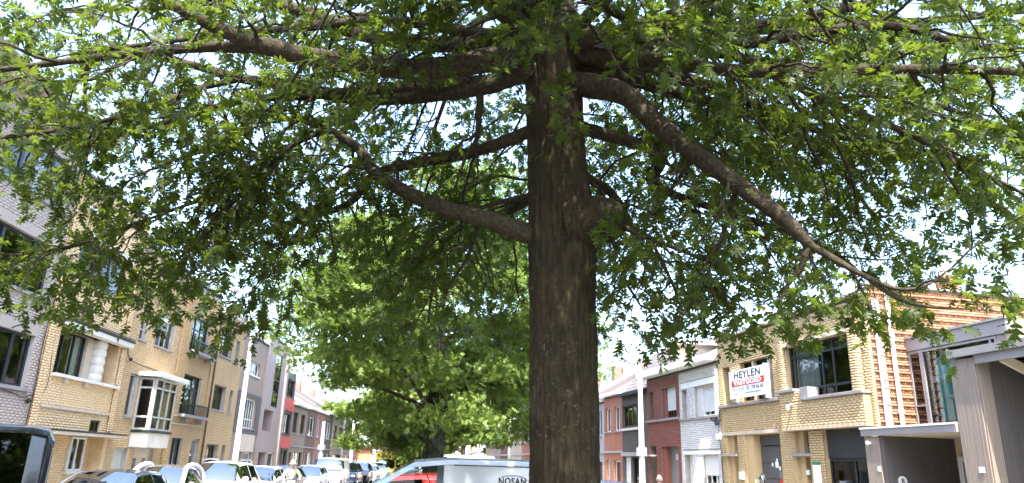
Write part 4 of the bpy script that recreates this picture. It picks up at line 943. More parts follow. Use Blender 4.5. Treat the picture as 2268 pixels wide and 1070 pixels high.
class Foliage:
    """grows side branches, twigs and leaves along limbs"""
    def __init__(s, seed): s.r = np.random.default_rng(seed); s.tw = []; s.pos = []; s.fw = []; s.up = []; s.sz = []
    def twig(s, p, d, ln, rad, nl, size):
        r = s.r; k = 4
        bend = r.normal(0, .22, 3); t = np.linspace(0, 1, k)[:, None]
        P = p + d * ln * t + (bend * ln * .5 + np.array((0, 0, -.16 * ln))) * t ** 2
        V, q = tube_arrays(P, np.linspace(rad, rad * .45, k), 3); s.tw.append((V, q))
        tt = r.uniform(.15, 1.0, nl); tt[:3] = 1.0; i = tt * (k - 1); a = np.minimum(i.astype(int), k - 2); f = (i - a)[:, None]
        pp = P[a] * (1 - f) + P[a + 1] * f
        ld = d + r.normal(0, .75, (nl, 3)) + np.array((0, 0, -.35))
        ld /= np.linalg.norm(ld, axis=1)[:, None]
        sz = size * r.uniform(.7, 1.2, nl)
        s.pos.append(pp + ld * (sz * .32)[:, None]); s.fw.append(ld); s.up.append(np.array((0, 0, 1.0)) + r.normal(0, .55, (nl, 3))); s.sz.append(sz)
    def side(s, p, d, ln, rad, tw_sp, nl, size):
        r = s.r; k = 7; t = np.linspace(0, 1, k)[:, None]
        wob = np.cumsum(r.normal(0, .07 * ln / k * 3, (k, 3)), 0); wob[0] = 0
        P = p + d * ln * t + np.array((0, 0, -.28 * ln)) * t ** 2 + wob
        V, q = tube_arrays(P, np.linspace(rad, rad * .3, k), 5); s.tw.append((V, q))
        n = max(2, int(ln / tw_sp)); sg = 1
        for i in range(n):
            u = .22 + .78 * (i + r.uniform(.2, .9)) / n; u = min(u, .999)
            x = u * (k - 1); a = int(x); q0 = P[a] * (1 - (x - a)) + P[a + 1] * (x - a)
            tg = P[a + 1] - P[a]; tg /= np.linalg.norm(tg) + 1e-9
            lat = np.cross(tg, (0, 0, 1.0)); lat /= np.linalg.norm(lat) + 1e-6; sg = -sg
            dd = tg * r.uniform(.3, .9) + lat * sg * r.uniform(.5, 1.1) + np.array((0, 0, r.uniform(-.75, .35)))
            dd /= np.linalg.norm(dd)
            s.twig(q0, dd, r.uniform(.22, .55), max(.0028, rad * .28), nl + int(r.integers(-2, 3)), size)
        s.twig(P[-1], (P[-1] - P[-2]) / np.linalg.norm(P[-1] - P[-2]), .35, .003, nl, size)
    def limb(s, P, start=.25, sp=.33, lmax=1.8, tw_sp=.15, nl=9, size=.135, droop=-.15):
        """P (n,4): points and radii of one limb"""
        r = s.r; seg = np.linalg.norm(np.diff(P[:, :3], axis=0), axis=1); L = np.concatenate([[0], np.cumsum(seg)]); tot = L[-1]
        x = start * tot; sg = 1
        while x < tot:
            i = min(np.searchsorted(L, x) - 1, len(P) - 2); i = max(i, 0); f = (x - L[i]) / (seg[i] + 1e-9)
            p = P[i, :3] * (1 - f) + P[i + 1, :3] * f; rad = P[i, 3] * (1 - f) + P[i + 1, 3] * f
            tg = P[i + 1, :3] - P[i, :3]; tg /= np.linalg.norm(tg) + 1e-9
            lat = np.cross(tg, (0, 0, 1.0)); lat /= np.linalg.norm(lat) + 1e-6; sg = -sg
            d = tg * r.uniform(.25, .8) + lat * sg * r.uniform(.5, 1.1) + np.array((0, 0, droop + r.uniform(-.55, .5))); d /= np.linalg.norm(d)
            fr = x / tot
            s.side(p, d, lmax * r.uniform(.5, 1.05) * (1 - .45 * fr), min(.022, rad * .5 + .004), tw_sp, nl, size)
            x += sp * r.uniform(.6, 1.4)
        s.side(P[-1, :3], (P[-1, :3] - P[-2, :3]) / np.linalg.norm(P[-1, :3] - P[-2, :3]), .8, .01, tw_sp, nl, size)
    def arrays(s):
        pos = np.vstack(s.pos); return pos, leaf_frames(pos, np.vstack(s.fw), np.vstack(s.up)), np.concatenate(s.sz)

def limb_mesh(name, P, n=14, knots=.06, seed=0):
    """tapering limb with swellings and a little wander"""
    m = max(10, len(P) * 5); S = spline(P, m); r = np.random.default_rng(seed)
    V, q = tube_arrays(S[:, :3], np.maximum(S[:, 3], .003), n)
    V = V.reshape(m, n, 3); c = S[:, None, :3]
    g = r.normal(0, 1, (m, n)); g = (g + np.roll(g, 1, 0) + np.roll(g, -1, 0) + np.roll(g, 1, 1) + np.roll(g, -1, 1)) / 3
    V = c + (V - c) * (1 + knots * g[..., None])
    return np_mesh(name, V.reshape(-1, 3), q)

TR = (.60, 7.5)
oak = empty('oak_tree', (TR[0], TR[1], 0), 0, 'large oak with thick straight trunk, stubby knob and spreading horizontal limbs', 'tree')
inv = np.array((TR[0], TR[1], 0.0))
# trunk: fissured bark as real ridges
nz, nt_ = 170, 120
zz = np.linspace(-.25, 7.3, nz); th = np.arange(nt_) * 2 * math.pi / nt_
axis_x = np.interp(zz, [0, 1.7, 4.5, 6.6, 7.3], [0, -.005, -.075, -.19, -.22]); rad = np.interp(zz, [-.25, .05, .35, .9, 1.8, 4.2, 5.2, 6.2, 6.7, 7.3], [.52, .46, .405, .37, .352, .352, .328, .33, .36, .27])
TH, ZZ = np.meshgrid(th, zz)
r_ = np.random.default_rng(3); dsp = np.zeros_like(TH)
for k, amp in ((19, .0045), (31, .0055), (43, .004), (11, .004)):
    ph = np.cumsum(r_.normal(0, .16, nz)); ph2 = r_.uniform(0, 6)
    dsp += amp * (1 - 2 * np.abs(np.sin(.5 * (k * TH + ph[:, None] + ph2 + .9 * np.sin(2 * ZZ + 3 * TH)))))
dsp += .008 * np.sin(3 * TH + ZZ * .9) + .006 * np.sin(5 * TH - ZZ * 1.7 + 1)
g = r_.normal(0, 1, (nz, nt_)); g = (g + np.roll(g, 1, 0) + np.roll(g, 2, 0) + np.roll(g, 1, 1)) / 4; dsp += .006 * g
# collar swelling below the stub, and a healed scar
dsp += .05 * np.exp(-((ZZ - 4.35) / .55) ** 2 - ((np.angle(np.exp(1j * (TH + .25)))) / .7) ** 2)
RR = rad[:, None] + dsp
V = np.stack([axis_x[:, None] + RR * np.cos(TH), RR * np.sin(TH), ZZ], -1)
idx = np.arange(nz * nt_).reshape(nz, nt_)
q = np.stack([idx[:-1], np.roll(idx[:-1], -1, 1), np.roll(idx[1:], -1, 1), idx[1:]], -1).reshape(-1, 4)
obj('trunk', np_mesh('trunk', V.reshape(-1, 3), q), M['bark'], oak, True)
LIMBS = {
'A':[(0.36,7.45,6.59,0.188),(0.02,7.3,6.41,0.163),(-0.49,7.1,6.14,0.132),(-1.01,6.9,5.92,0.118),(-1.48,6.6,5.76,0.106),(-2.01,6.3,5.66,0.095),(-2.53,6.0,5.62,0.078),(-2.81,5.8,5.65,0.063),(-3.03,5.7,5.72,0.054),(-3.24,5.6,5.78,0.049),(-3.68,5.5,5.98,0.029)],
'A2':[(-2.39,6.1,5.62,0.057),(-2.64,6.05,5.6,0.056),(-3.14,6.1,5.61,0.052),(-4.03,6.3,5.61,0.04),(-4.66,6.4,5.57,0.032),(-5.27,6.5,5.53,0.028),(-6.03,6.6,5.51,0.014)],
'B':[(0.36,7.5,6.81,0.125),(-0.1,7.6,6.89,0.11),(-0.56,7.9,6.91,0.103),(-1.28,8.2,7.07,0.103),(-2.14,8.5,7.38,0.101),(-2.68,8.6,7.65,0.094),(-3.25,8.7,7.92,0.089),(-3.69,8.8,8.16,0.084),(-4.66,8.9,8.66,0.046)],
'C':[(0.23,7.4,6.29,0.143),(-0.03,7.5,6.25,0.133),(-0.29,7.6,6.16,0.108),(-0.79,7.8,6.15,0.093),(-1.48,8.0,6.16,0.09),(-2.21,8.2,6.27,0.086),(-2.95,8.3,6.45,0.076),(-3.65,8.4,6.59,0.065),(-4.33,8.5,6.82,0.054),(-5.01,8.6,7.01,0.043),(-5.89,8.7,7.13,0.019)],
'C2':[(-0.43,7.65,6.11,0.043),(-0.44,7.7,5.77,0.038),(-0.46,7.8,5.53,0.027),(-0.59,7.9,5.33,0.022),(-0.71,8.0,4.96,0.011)],
'D':[(0.38,7.5,4.24,0.124),(0.13,7.5,4.29,0.114),(-0.28,7.6,4.46,0.101),(-0.82,7.8,4.66,0.094),(-1.28,8.0,4.91,0.086),(-1.72,8.2,5.24,0.078),(-1.97,8.3,5.59,0.063),(-2.39,8.4,5.87,0.052),(-2.91,8.5,6.08,0.035),(-3.6,8.6,6.13,0.018)],
'D2':[(-2.45,8.4,5.88,0.035),(-3.06,8.3,5.46,0.031),(-3.57,8.1,4.88,0.024),(-4.02,7.9,4.53,0.018),(-4.34,7.7,4.26,0.013),(-4.52,7.5,3.9,0.007)],
'E':[(0.44,7.5,6.47,0.242),(0.28,7.4,6.68,0.209),(0.08,7.3,6.89,0.176),(-0.16,7.2,7.08,0.159),(-0.54,7.0,7.39,0.131),(-1.02,6.8,7.83,0.104),(-1.53,6.5,8.29,0.051)],
'F':[(0.51,7.5,6.11,0.17),(0.8,7.3,6.02,0.15),(1.21,7.0,5.73,0.119),(1.46,6.8,5.32,0.109),(1.79,6.5,4.83,0.094),(2.06,6.3,4.48,0.081),(2.35,6.0,4.06,0.068),(2.49,5.9,3.84,0.055),(2.58,5.9,3.71,0.047)],
'F2':[(2.54,5.9,3.75,0.035),(2.73,5.8,3.58,0.029),(2.93,5.7,3.41,0.02),(3.11,5.6,3.29,0.015),(3.32,5.55,3.31,0.011),(3.53,5.5,3.46,0.005)],
'F2b':[(2.9,5.7,3.43,0.019),(3.12,5.65,3.23,0.015),(3.36,5.6,3.15,0.011),(3.65,5.55,3.13,0.005)],
'F3':[(2.57,5.9,3.72,0.039),(2.52,5.92,3.61,0.031),(2.48,5.95,3.51,0.023),(2.37,6.0,3.36,0.016),(2.27,6.0,3.12,0.008)],
'G':[(0.53,7.5,6.63,0.13),(1.39,7.6,6.73,0.11),(2.24,7.7,6.91,0.095),(3.14,7.8,7.24,0.086),(4.07,7.9,7.54,0.07),(5.04,8.0,7.89,0.053),(6.37,8.1,8.3,0.024)],
'H':[(0.55,7.45,6.51,0.123),(1.37,7.0,6.2,0.09),(1.95,6.6,5.87,0.071),(2.49,6.3,5.66,0.059),(3.4,5.9,5.48,0.047),(3.98,5.7,5.38,0.041),(4.43,5.5,5.25,0.032),(4.93,5.4,5.17,0.015)],
'I':[(1.96,7.7,6.85,0.072),(2.78,8.1,7.31,0.074),(3.64,8.3,7.55,0.067),(4.62,8.4,7.75,0.055),(5.81,8.5,7.88,0.044),(7.24,8.6,8.15,0.025)],
'J':[(0.78,7.6,6.42,0.092),(1.77,8.2,6.55,0.081),(2.91,8.7,6.53,0.067),(3.99,9.0,6.31,0.056),(4.59,9.1,5.7,0.037),(4.99,9.1,4.93,0.015)],
'K':[(2.49,6.3,5.66,0.045),(3.09,6.2,5.27,0.037),(3.65,6.1,4.95,0.03),(4.16,6.0,4.56,0.023),(4.6,5.9,4.23,0.014)],
'S2':[(1.12,7.35,4.37,0.032),(1.44,7.1,4.13,0.026),(1.76,6.9,3.93,0.018),(2.08,6.8,3.75,0.013),(2.43,6.7,3.53,0.007)],
'N':[(0.27,7.6,4.78,0.036),(-0.09,7.9,4.8,0.032),(-0.54,8.4,4.82,0.025),(-1.03,8.9,4.67,0.021),(-1.4,9.3,4.28,0.012)],
'P1':[(-3.66,8.3,6.5,0.041),(-3.86,7.8,6.1,0.038),(-3.87,7.2,5.62,0.033),(-4.27,6.9,5.22,0.026),(-4.64,6.6,4.92,0.023),(-5.01,6.4,4.73,0.018),(-5.34,6.2,4.56,0.011)],
'P2':[(-2.62,8.4,5.9,0.035),(-3.08,7.9,4.96,0.027),(-3.34,7.6,4.29,0.02),(-3.54,7.4,3.86,0.014),(-3.72,7.2,3.5,0.007)],
'P3':[(-1.9,8.3,5.5,0.037),(-2.5,8.6,4.83,0.029),(-2.95,8.8,4.34,0.02),(-3.23,8.8,3.85,0.009)],
'P4':[(1.44,7.1,4.13,0.021),(1.7,7.3,3.7,0.014),(1.81,7.4,3.39,0.007)],
'P5':[(2.12,6.3,4.43,0.028),(2.04,6.6,4.03,0.022),(1.9,6.8,3.63,0.015),(1.64,6.9,3.19,0.007)],
'P8':[(-4.3,7.7,4.29,0.023),(-4.5,7.2,3.92,0.017),(-4.74,6.9,3.72,0.011),(-5.03,6.7,3.63,0.007)],
'P9':[(-0.39,7.7,4.52,0.026),(-0.5,8.2,4.24,0.019),(-0.78,8.6,3.88,0.008)],
'P11':[(-3.06,8.3,5.46,0.026),(-3.51,8.0,5.4,0.022),(-3.88,7.7,5.13,0.016),(-4.19,7.4,4.77,0.007)],
'P13':[(1.79,6.5,4.83,0.025),(1.62,7.0,4.6,0.019),(1.5,7.4,4.38,0.007)],
'stub':[(0.63,7.45,4.34,0.371),(0.81,7.4,4.38,0.308),(1.0,7.35,4.41,0.257),(1.12,7.3,4.42,0.21),(1.18,7.28,4.43,0.146)],
}
stub = LIMBS.pop('stub')
fo = Foliage(5)
def add_limb(P, **kw):
    P = np.array(P, float); P[:, :3] -= inv
    obj('limb', limb_mesh('limb', P, seed=len(fo.tw)), M['bark_limb'], oak, True)
    return spline(P, len(P) * 4)
SP = {'A': dict(start=.5, sp=.48), 'A2': dict(start=.2, sp=.4), 'B': dict(start=.4, sp=.42), 'C': dict(start=.42, sp=.4), 'C2': dict(start=.4, sp=.25, lmax=1.0),
      'D': dict(start=.55, sp=.36), 'D2': dict(start=.1, sp=.22, lmax=1.5), 'F': dict(start=.4, sp=.4), 'F2': dict(start=.2, sp=.24, lmax=.7), 'F2b': dict(start=.2, sp=.22, lmax=.7), 'F3': dict(start=.3, sp=.16, lmax=1.1),
      'K': dict(start=.05, sp=.2, lmax=1.6), 'S2': dict(start=.2, sp=.22, lmax=1.2), 'N': dict(start=.3, sp=.25, lmax=1.2), 'J': dict(start=.25, sp=.25)}
for _i in range(1, 14): SP['P%d' % _i] = dict(start=.05, sp=.2, lmax=1.2)
for k, P in LIMBS.items():
    fo.limb(add_limb(P), **SP.get(k, dict(start=.28, sp=.25)))
# knob of a sawn-off limb
P = np.array(stub, float); P[:, :3] -= inv
e = P[-1].copy(); e2 = e.copy(); e2[:3] += (.025, -.01, .0); e2[3] = .02; P = np.vstack([P, e2])
obj('branch_stub', limb_mesh('branch_stub', P, n=24, knots=.05, seed=4), M['bark'], oak, True)
# leader and the upper crown
lead = np.array([(-.19, 0, 6.5, .27), (-.2, .05, 7.5, .23), (-.15, .1, 9, .18), (-.1, .05, 11, .11), (0, 0, 13.2, .04)])
obj('limb', limb_mesh('limb', lead, seed=1), M['bark_limb'], oak, True)
rr = np.random.default_rng(21)
upper = []
for i in range(34):
    z0 = 6.9 + 5.8 * (i / 34) ** .9; a = i * 2.39996 + rr.uniform(-.3, .3); ln = np.interp(z0, [6.9, 9, 13], [6.4, 5.6, 1.8]) * rr.uniform(.8, 1.1)
    rise = np.interp(z0, [6.9, 9, 13], [.12, .22, .7]); d = np.array((math.cos(a), math.sin(a)))
    P = [(-.15 + d[0] * ln * t + rr.normal(0, .22) * (t > 0), .05 + d[1] * ln * t + rr.normal(0, .22) * (t > 0), z0 + ln * (rise * t - .28 * t * t) + rr.normal(0, .1), (.075 - .055 * t) * (1.15 - i / 60)) for t in np.linspace(0, 1, 6)]
    upper.append(np.array(P))
# low limbs on the far side and towards the viewer
for a, z0, ln, dr in ((-1.9, 6.7, 4.4, .05), (-1.35, 6.6, 4.3, .06), (-2.5, 6.5, 4.6, .04), (-.75, 6.5, 4.6, .02), (-2.95, 6.6, 5.2, .04), (-.3, 6.5, 5.4, .03), (1.2, 5.6, 5.6, -.02), (1.9, 5.4, 5.6, -.03), (.6, 5.7, 5.8, -.03), (2.6, 5.6, 5.8, -.02), (1.55, 6.5, 6.4, .08), (.2, 6.3, 6.0, .02), (3.05, 6.2, 6.2, .02)):
    d = np.array((math.cos(a), math.sin(a)))
    upper.append(np.array([(-.15 + d[0] * ln * t + rr.normal(0, .2) * (t > 0), d[1] * ln * t + rr.normal(0, .2) * (t > 0), z0 + ln * (dr * 2 * t - .16 * t * t - dr * t * t) + rr.normal(0, .05), .085 - .065 * t) for t in np.linspace(0, 1, 6)]))
for i, P in enumerate(upper):
    obj('limb', limb_mesh('limb', P, seed=50 + i, n=10), M['bark_limb'], oak, True)
    hi = P[0, 2] > 8.2; fo.limb(spline(P, 20), start=.15, sp=.5 if hi else .27, lmax=2.0, tw_sp=.2 if hi else .15, nl=9)  # unseen high limbs leafed thinly so sun flecks reach the wood below
# a few sprays straight off the trunk
for z0, a in ((6.35, -1.75), (5.35, -1.6), (6.6, -1.2), (6.5, -2.2)):
    d = np.array((math.cos(a), math.sin(a), -.1)); fo.side(np.array((-.12, 0, z0)) + d * .3, d, .55, .006, .12, 7, .11)
pos, Rm, sz = fo.arrays()
wp = pos + inv; cv = wp - np.array((0, 0, CAM_H)); dist = np.linalg.norm(cv, axis=1)
keep = (dist > 3.5) & (wp[:, 2] > 3.0)
# little foliage close to the thick, shaded wood
thick = np.vstack([spline(np.array(P_, float), 60)[:, :] for P_ in LIMBS.values()]); thick = np.vstack([thick[thick[:, 3] > .035], np.repeat(np.array(stub, float), 2, 0)])
dmin = np.full(len(wp), 9.0)
for q_ in thick[::2]: dmin = np.minimum(dmin, np.linalg.norm(wp - q_[:3], axis=1))
rk = np.random.default_rng(8).uniform(0, 1, len(wp))
keep &= (dmin > .5) | (rk < .3)
keep &= (np.hypot(wp[:, 0] - .45, wp[:, 1] - 7.5) > 1.0) | (rk < .35)
pos, Rm, sz, wp, cv, dist = pos[keep], Rm[keep], sz[keep], wp[keep], cv[keep], dist[keep]
zc = cv @ np.array(fw); xc = cv @ np.array(camR) / zc; yc = cv @ np.array(camU) / zc
inview = (zc > 0) & (np.abs(xc) < .70) & (np.abs(yc) < .33)
order = np.argsort(np.where(inview, dist / sz, 1e9)); big = order[:300]
mask = np.ones(len(pos), bool); mask[big] = False
obj('foliage', leaves_mesh('foliage', pos[mask], Rm[mask], sz[mask]), M['leaf'], oak, kind='stuff')
fo.tw = [t_ for t_ in fo.tw if t_[0][:, 2].min() > 3.05]
V, q = join_arrays(fo.tw); obj('twigs', np_mesh('twigs', V, q), M['bark_limb'], oak, kind='stuff')
# the leaves that show largest are leaves of their own, with toothed lobes
def big_leaf(seed):
    r = np.random.default_rng(seed); V = []; F = []
    rib = [(0, -.32, .05), (0, 0, 0), (0, .22, .01), (0, .44, .0), (0, .66, -.02), (0, .86, -.05)]
    for s in (-1, 1):
        for (a, b, tip, w) in ((.04, .26, (.30, .30), .05), (.28, .52, (.44, .62), .06), (.54, .8, (.31, .93), .05)):
            tx, ty = tip[0] * r.uniform(.9, 1.1), tip[1] + r.normal(0, .02); b0 = len(V)
            mx, my = tx * .55, (a + b) / 2 + (ty - (a + b) / 2) * .5
            V += [(0, a, .0), (s * .05, a - .005, .004), (s * (mx + .03), my - w, -.02), (s * (tx * .86), ty - .09, -.06), (s * tx, ty, -.09), (s * tx * .72, ty - .0, -.05), (s * tx * .62, ty + .075, -.05), (s * mx * .8, my + w, -.02), (s * .05, b, .004), (0, b, .0)]
            f = tuple(range(b0, b0 + 10)); F.append(f if s > 0 else f[::-1])
    b0 = len(V); V += [(0, .78, -.03), (.06, .8, -.03), (.05, .92, -.06), (.11, 1.0, -.09), (.03, 1.0, -.08), (0, 1.09, -.12), (-.03, 1.0, -.08), (-.11, 1.0, -.09), (-.05, .92, -.06), (-.06, .8, -.03)]; F.append(tuple(range(b0, b0 + 10)))
    b0 = len(V); V += [(-.01, -.34, .05), (.01, -.34, .05), (.012, .1, .002), (-.012, .1, .002)]; F.append((b0, b0 + 1, b0 + 2, b0 + 3))
    me = bpy.data.meshes.new('leaf'); me.from_pydata(V, [], F); me.update(); me.materials.append(M['leaf']); return me
BL = [big_leaf(i) for i in range(4)]
for j, i in enumerate(big):
    o = bpy.data.objects.new('leaf', BL[j % 4]); COL.objects.link(o); o.parent = oak
    m = Matrix(Rm[i].tolist()).to_4x4() @ Matrix.Scale(float(sz[i]), 4); m.translation = Vector(pos[i]); o.matrix_local = m
print('oak leaves', len(pos), 'twigs', len(fo.tw))

def street_tree(name, label, loc, H, R, zlow, nclump, per, size, seed, trunk_r=.33, ivy=0, mat='leaf_far', zc=None):
    """tree further off: trunk, limbs reaching into leaf clumps spread through the crown"""
    r = np.random.default_rng(seed); t = empty(name, loc, 0, label, 'tree')
    tp = np.array([(0, 0, -.2, trunk_r * 1.25), (0, 0, .4, trunk_r * 1.05), (.05, 0, 2.5, trunk_r * .95), (0, .05, 5, trunk_r * .8), (0, 0, H * .7, trunk_r * .4), (0, 0, H * .92, .05)])
    obj('trunk', limb_mesh('trunk', tp, n=18, seed=seed), M['bark_far'], t, True)
    cz = (H + zlow) / 2 if zc is None else zc; hz = (H - zlow) / 2
    d = r.normal(0, 1, (nclump, 3)); d /= np.linalg.norm(d, axis=1)[:, None]
    # leaf masses: groups of clumps crowding the upper side of a bough end, dark gaps below
    nm = max(24, nclump // 9); D = r.normal(0, 1, (nm, 3)); D /= np.linalg.norm(D, axis=1)[:, None]
    mr = r.uniform(.3, 1, nm) ** .45; which = r.integers(0, nm, nclump)
    d0 = d.copy(); d = D[which]; rad = mr[which]
    lump = 1 + .18 * np.sin(3 * np.arctan2(d[:, 1], d[:, 0]) + seed) + .12 * np.sin(7 * np.arctan2(d[:, 1], d[:, 0]) + 2 * seed)
    C = d * rad[:, None] * np.array((R, R, hz)) * lump[:, None]; C[:, 2] = np.where(C[:, 2] < 0, C[:, 2] * .9, C[:, 2]) + cz
    d0[:, 2] = np.abs(d0[:, 2]) * .8 - .15; C += d0 * np.array((1.0, 1.0, .75)) * (R / 5.5) * r.uniform(.6, 1.25, (nclump, 1))
    tw = []
    for k in range(16):
        j = int(r.integers(0, nclump)); e = C[j]; z0 = np.clip(e[2] - r.uniform(.6, 2.0), zlow * .8, H * .75)
        P = np.array([(0, 0, z0, trunk_r * .35), (e[0] * .35, e[1] * .35, z0 + (e[2] - z0) * .45, trunk_r * .25), (e[0] * .7, e[1] * .7, z0 + (e[2] - z0) * .8, trunk_r * .15), (e[0], e[1], e[2], .02)])
        obj('limb', limb_mesh('limb', P, n=8, seed=k), M['bark_far'], t, True)
    pos = (C[:, None, :] + r.normal(0, 1, (nclump, per, 3)) * np.array((.30, .30, .17)) * (R / 5.5)).reshape(-1, 3)
    n = len(pos); fwd = r.normal(0, 1, (n, 3)) + np.array((0, 0, -.4)); out = (pos - np.array((0, 0, cz))) / np.array((R, R, hz))
    up = np.array((0, 0, 1.0)) + r.normal(0, .55, (n, 3)) + out * .5
    sz_ = size * r.uniform(.7, 1.25, n)
    obj('crown', leaves_mesh('crown', pos, leaf_frames(pos, fwd, up), sz_), M[mat], t, kind='stuff')
    if ivy:
        zz = r.uniform(.0, 4.6, ivy); a = r.uniform(0, 2 * math.pi, ivy); rr_ = trunk_r * r.uniform(.95, 1.3, ivy)
        p = np.stack([rr_ * np.cos(a), rr_ * np.sin(a), zz], -1); nr = np.stack([np.cos(a), np.sin(a), .3 + 0 * a], -1) + r.normal(0, .3, (ivy, 3))
        obj('ivy', leaves_mesh('ivy', p, leaf_frames(p, np.array((0, 0, -1.0)) + r.normal(0, .3, (ivy, 3)), nr), .16 * r.uniform(.7, 1.2, ivy)), M['ivy'], t, kind='stuff')
    return t
def mpos(u, o=0): p = ptM(u, o); return (p.x, p.y, 0)
street_tree('street_tree', 'ivy clad tree with dark trunk behind the silver van', (-2.9, 30, 0), 12.6, 6.8, 2.7, 1250, 46, .24, 31, .36, ivy=1500)
street_tree('street_tree', 'light green tree standing behind the ivy clad tree', (-5.0, 52, 0), 10.5, 6.6, 1.2, 800, 42, .32, 37, .3)
street_tree('street_tree', 'far bright green tree near the end of the median', (-10.9, 76, 0), 11, 6.4, 1.6, 460, 36, .42, 41, .3)
street_tree('street_tree', 'pale green tree before the houses closing the street', (-5.0, 88, 0), 9.5, 5.4, 2.2, 380, 36, .42, 43, .28)
street_tree('street_tree', 'unseen broad street tree on the median opposite the modern clad building', (3.1, -14, 0), 12, 6.0, 3.4, 260, 40, .3, 47, .34)  # out of view behind the camera, added for darker reflections
street_tree('street_tree', 'unseen street tree on the median furthest from the ivy clad tree', (6.2, -36, 0), 12, 6.0, 3.4, 200, 36, .36, 53, .34)  # also out of view, added for what the glass and paint reflect
# ------------------------------------------------------------------ vehicles
def car_prof(L, w, H, hood_h=.92, belt=.95, cowl=1.1, ws=.85, roof_end=None, rear=.55, deck=None, clear=.2, ts=.72, nose=.62):
    """stations: x, half width, sill, belt, top, half top width, is bonnet/boot, glass flag towards the next station"""
    re_ = roof_end if roof_end else L - .75; wt = w * ts; S = []
    S += [(0, w * .80, .34, nose - .06, nose, 0, 1, ''), (.10, w * .90, clear, nose, nose + .08, 0, 1, ''), (.45, w * .975, clear, (nose + hood_h) / 2 - .06, (nose + hood_h) / 2 + .09, 0, 1, ''),
          (cowl - .25, w, clear, belt - .08, hood_h - .03, 0, 1, ''), (cowl, w, clear, belt - .04, hood_h + .02, 0, 1, 'ws')]
    S += [(cowl + ws * .5, w, clear, belt - .02, hood_h + (H - hood_h) * .60, wt * 1.08, 0, 'ws'), (cowl + ws, w, clear, belt, H - .05, wt, 0, 'sw')]
    span = re_ - (cowl + ws); m = cowl + ws + span * .45
    S += [(m, w, clear, belt + .005, H, wt, 0, ''), (m + .07, w, clear, belt + .005, H, wt, 0, 'sw'), (re_ - .12, w, clear, belt + .02, H - .03, wt * .98, 0, ''), (re_, w, clear, belt + .02, H - .05, wt * .96, 0, 'rw')]
    rb = min(re_ + rear, L - .1); d = deck if deck else belt + .06
    S += [(rb, w * .97, clear, belt, d, 0, 1, ''), (L - .06, w * .93, clear, belt - .1, d - .04, 0, 1, ''), (L, w * .84, .36, belt - .25, d - .14, 0, 1, '')]
    return S

def van_prof(L, w, H, hood_h=1.12, belt=1.12, cowl=.85, ws=.75, clear=.22, ts=.86, cargo_from=2.2, glazed=False, nose=.75):
    wt = w * ts; S = [(0, w * .82, .36, nose - .06, nose, 0, 1, ''), (.10, w * .92, clear, nose, nose + .1, 0, 1, ''), (.4, w * .98, clear, (nose + hood_h) / 2 - .05, (nose + hood_h) / 2 + .08, 0, 1, ''), (cowl, w, clear, belt - .05, hood_h, 0, 1, 'ws')]
    S += [(cowl + ws * .5, w, clear, belt - .02, hood_h + (H - hood_h) * .58, wt * 1.06, 0, 'wsw'), (cowl + ws, w, clear, belt, H - .06, wt, 0, 'sw'), (cargo_from, w, clear, belt, H - .01, wt, 0, '')]
    g = 'sw' if glazed else ''
    S += [(cargo_from + .12, w, clear, belt, H - .005, wt, 0, g), (cargo_from + .12 + (L - cargo_from) * .42, w, clear, belt, H, wt, 0, ''), (cargo_from + .2 + (L - cargo_from) * .42, w, clear, belt, H, wt, 0, g), (L - .22, w, clear, belt, H - .01, wt, 0, ''), (L - .07, w * .985, clear, belt, H - .04, wt * .985, 0, ''), (L, w * .93, .34, belt, H - .16, wt * .93, 0, '')]
    return S

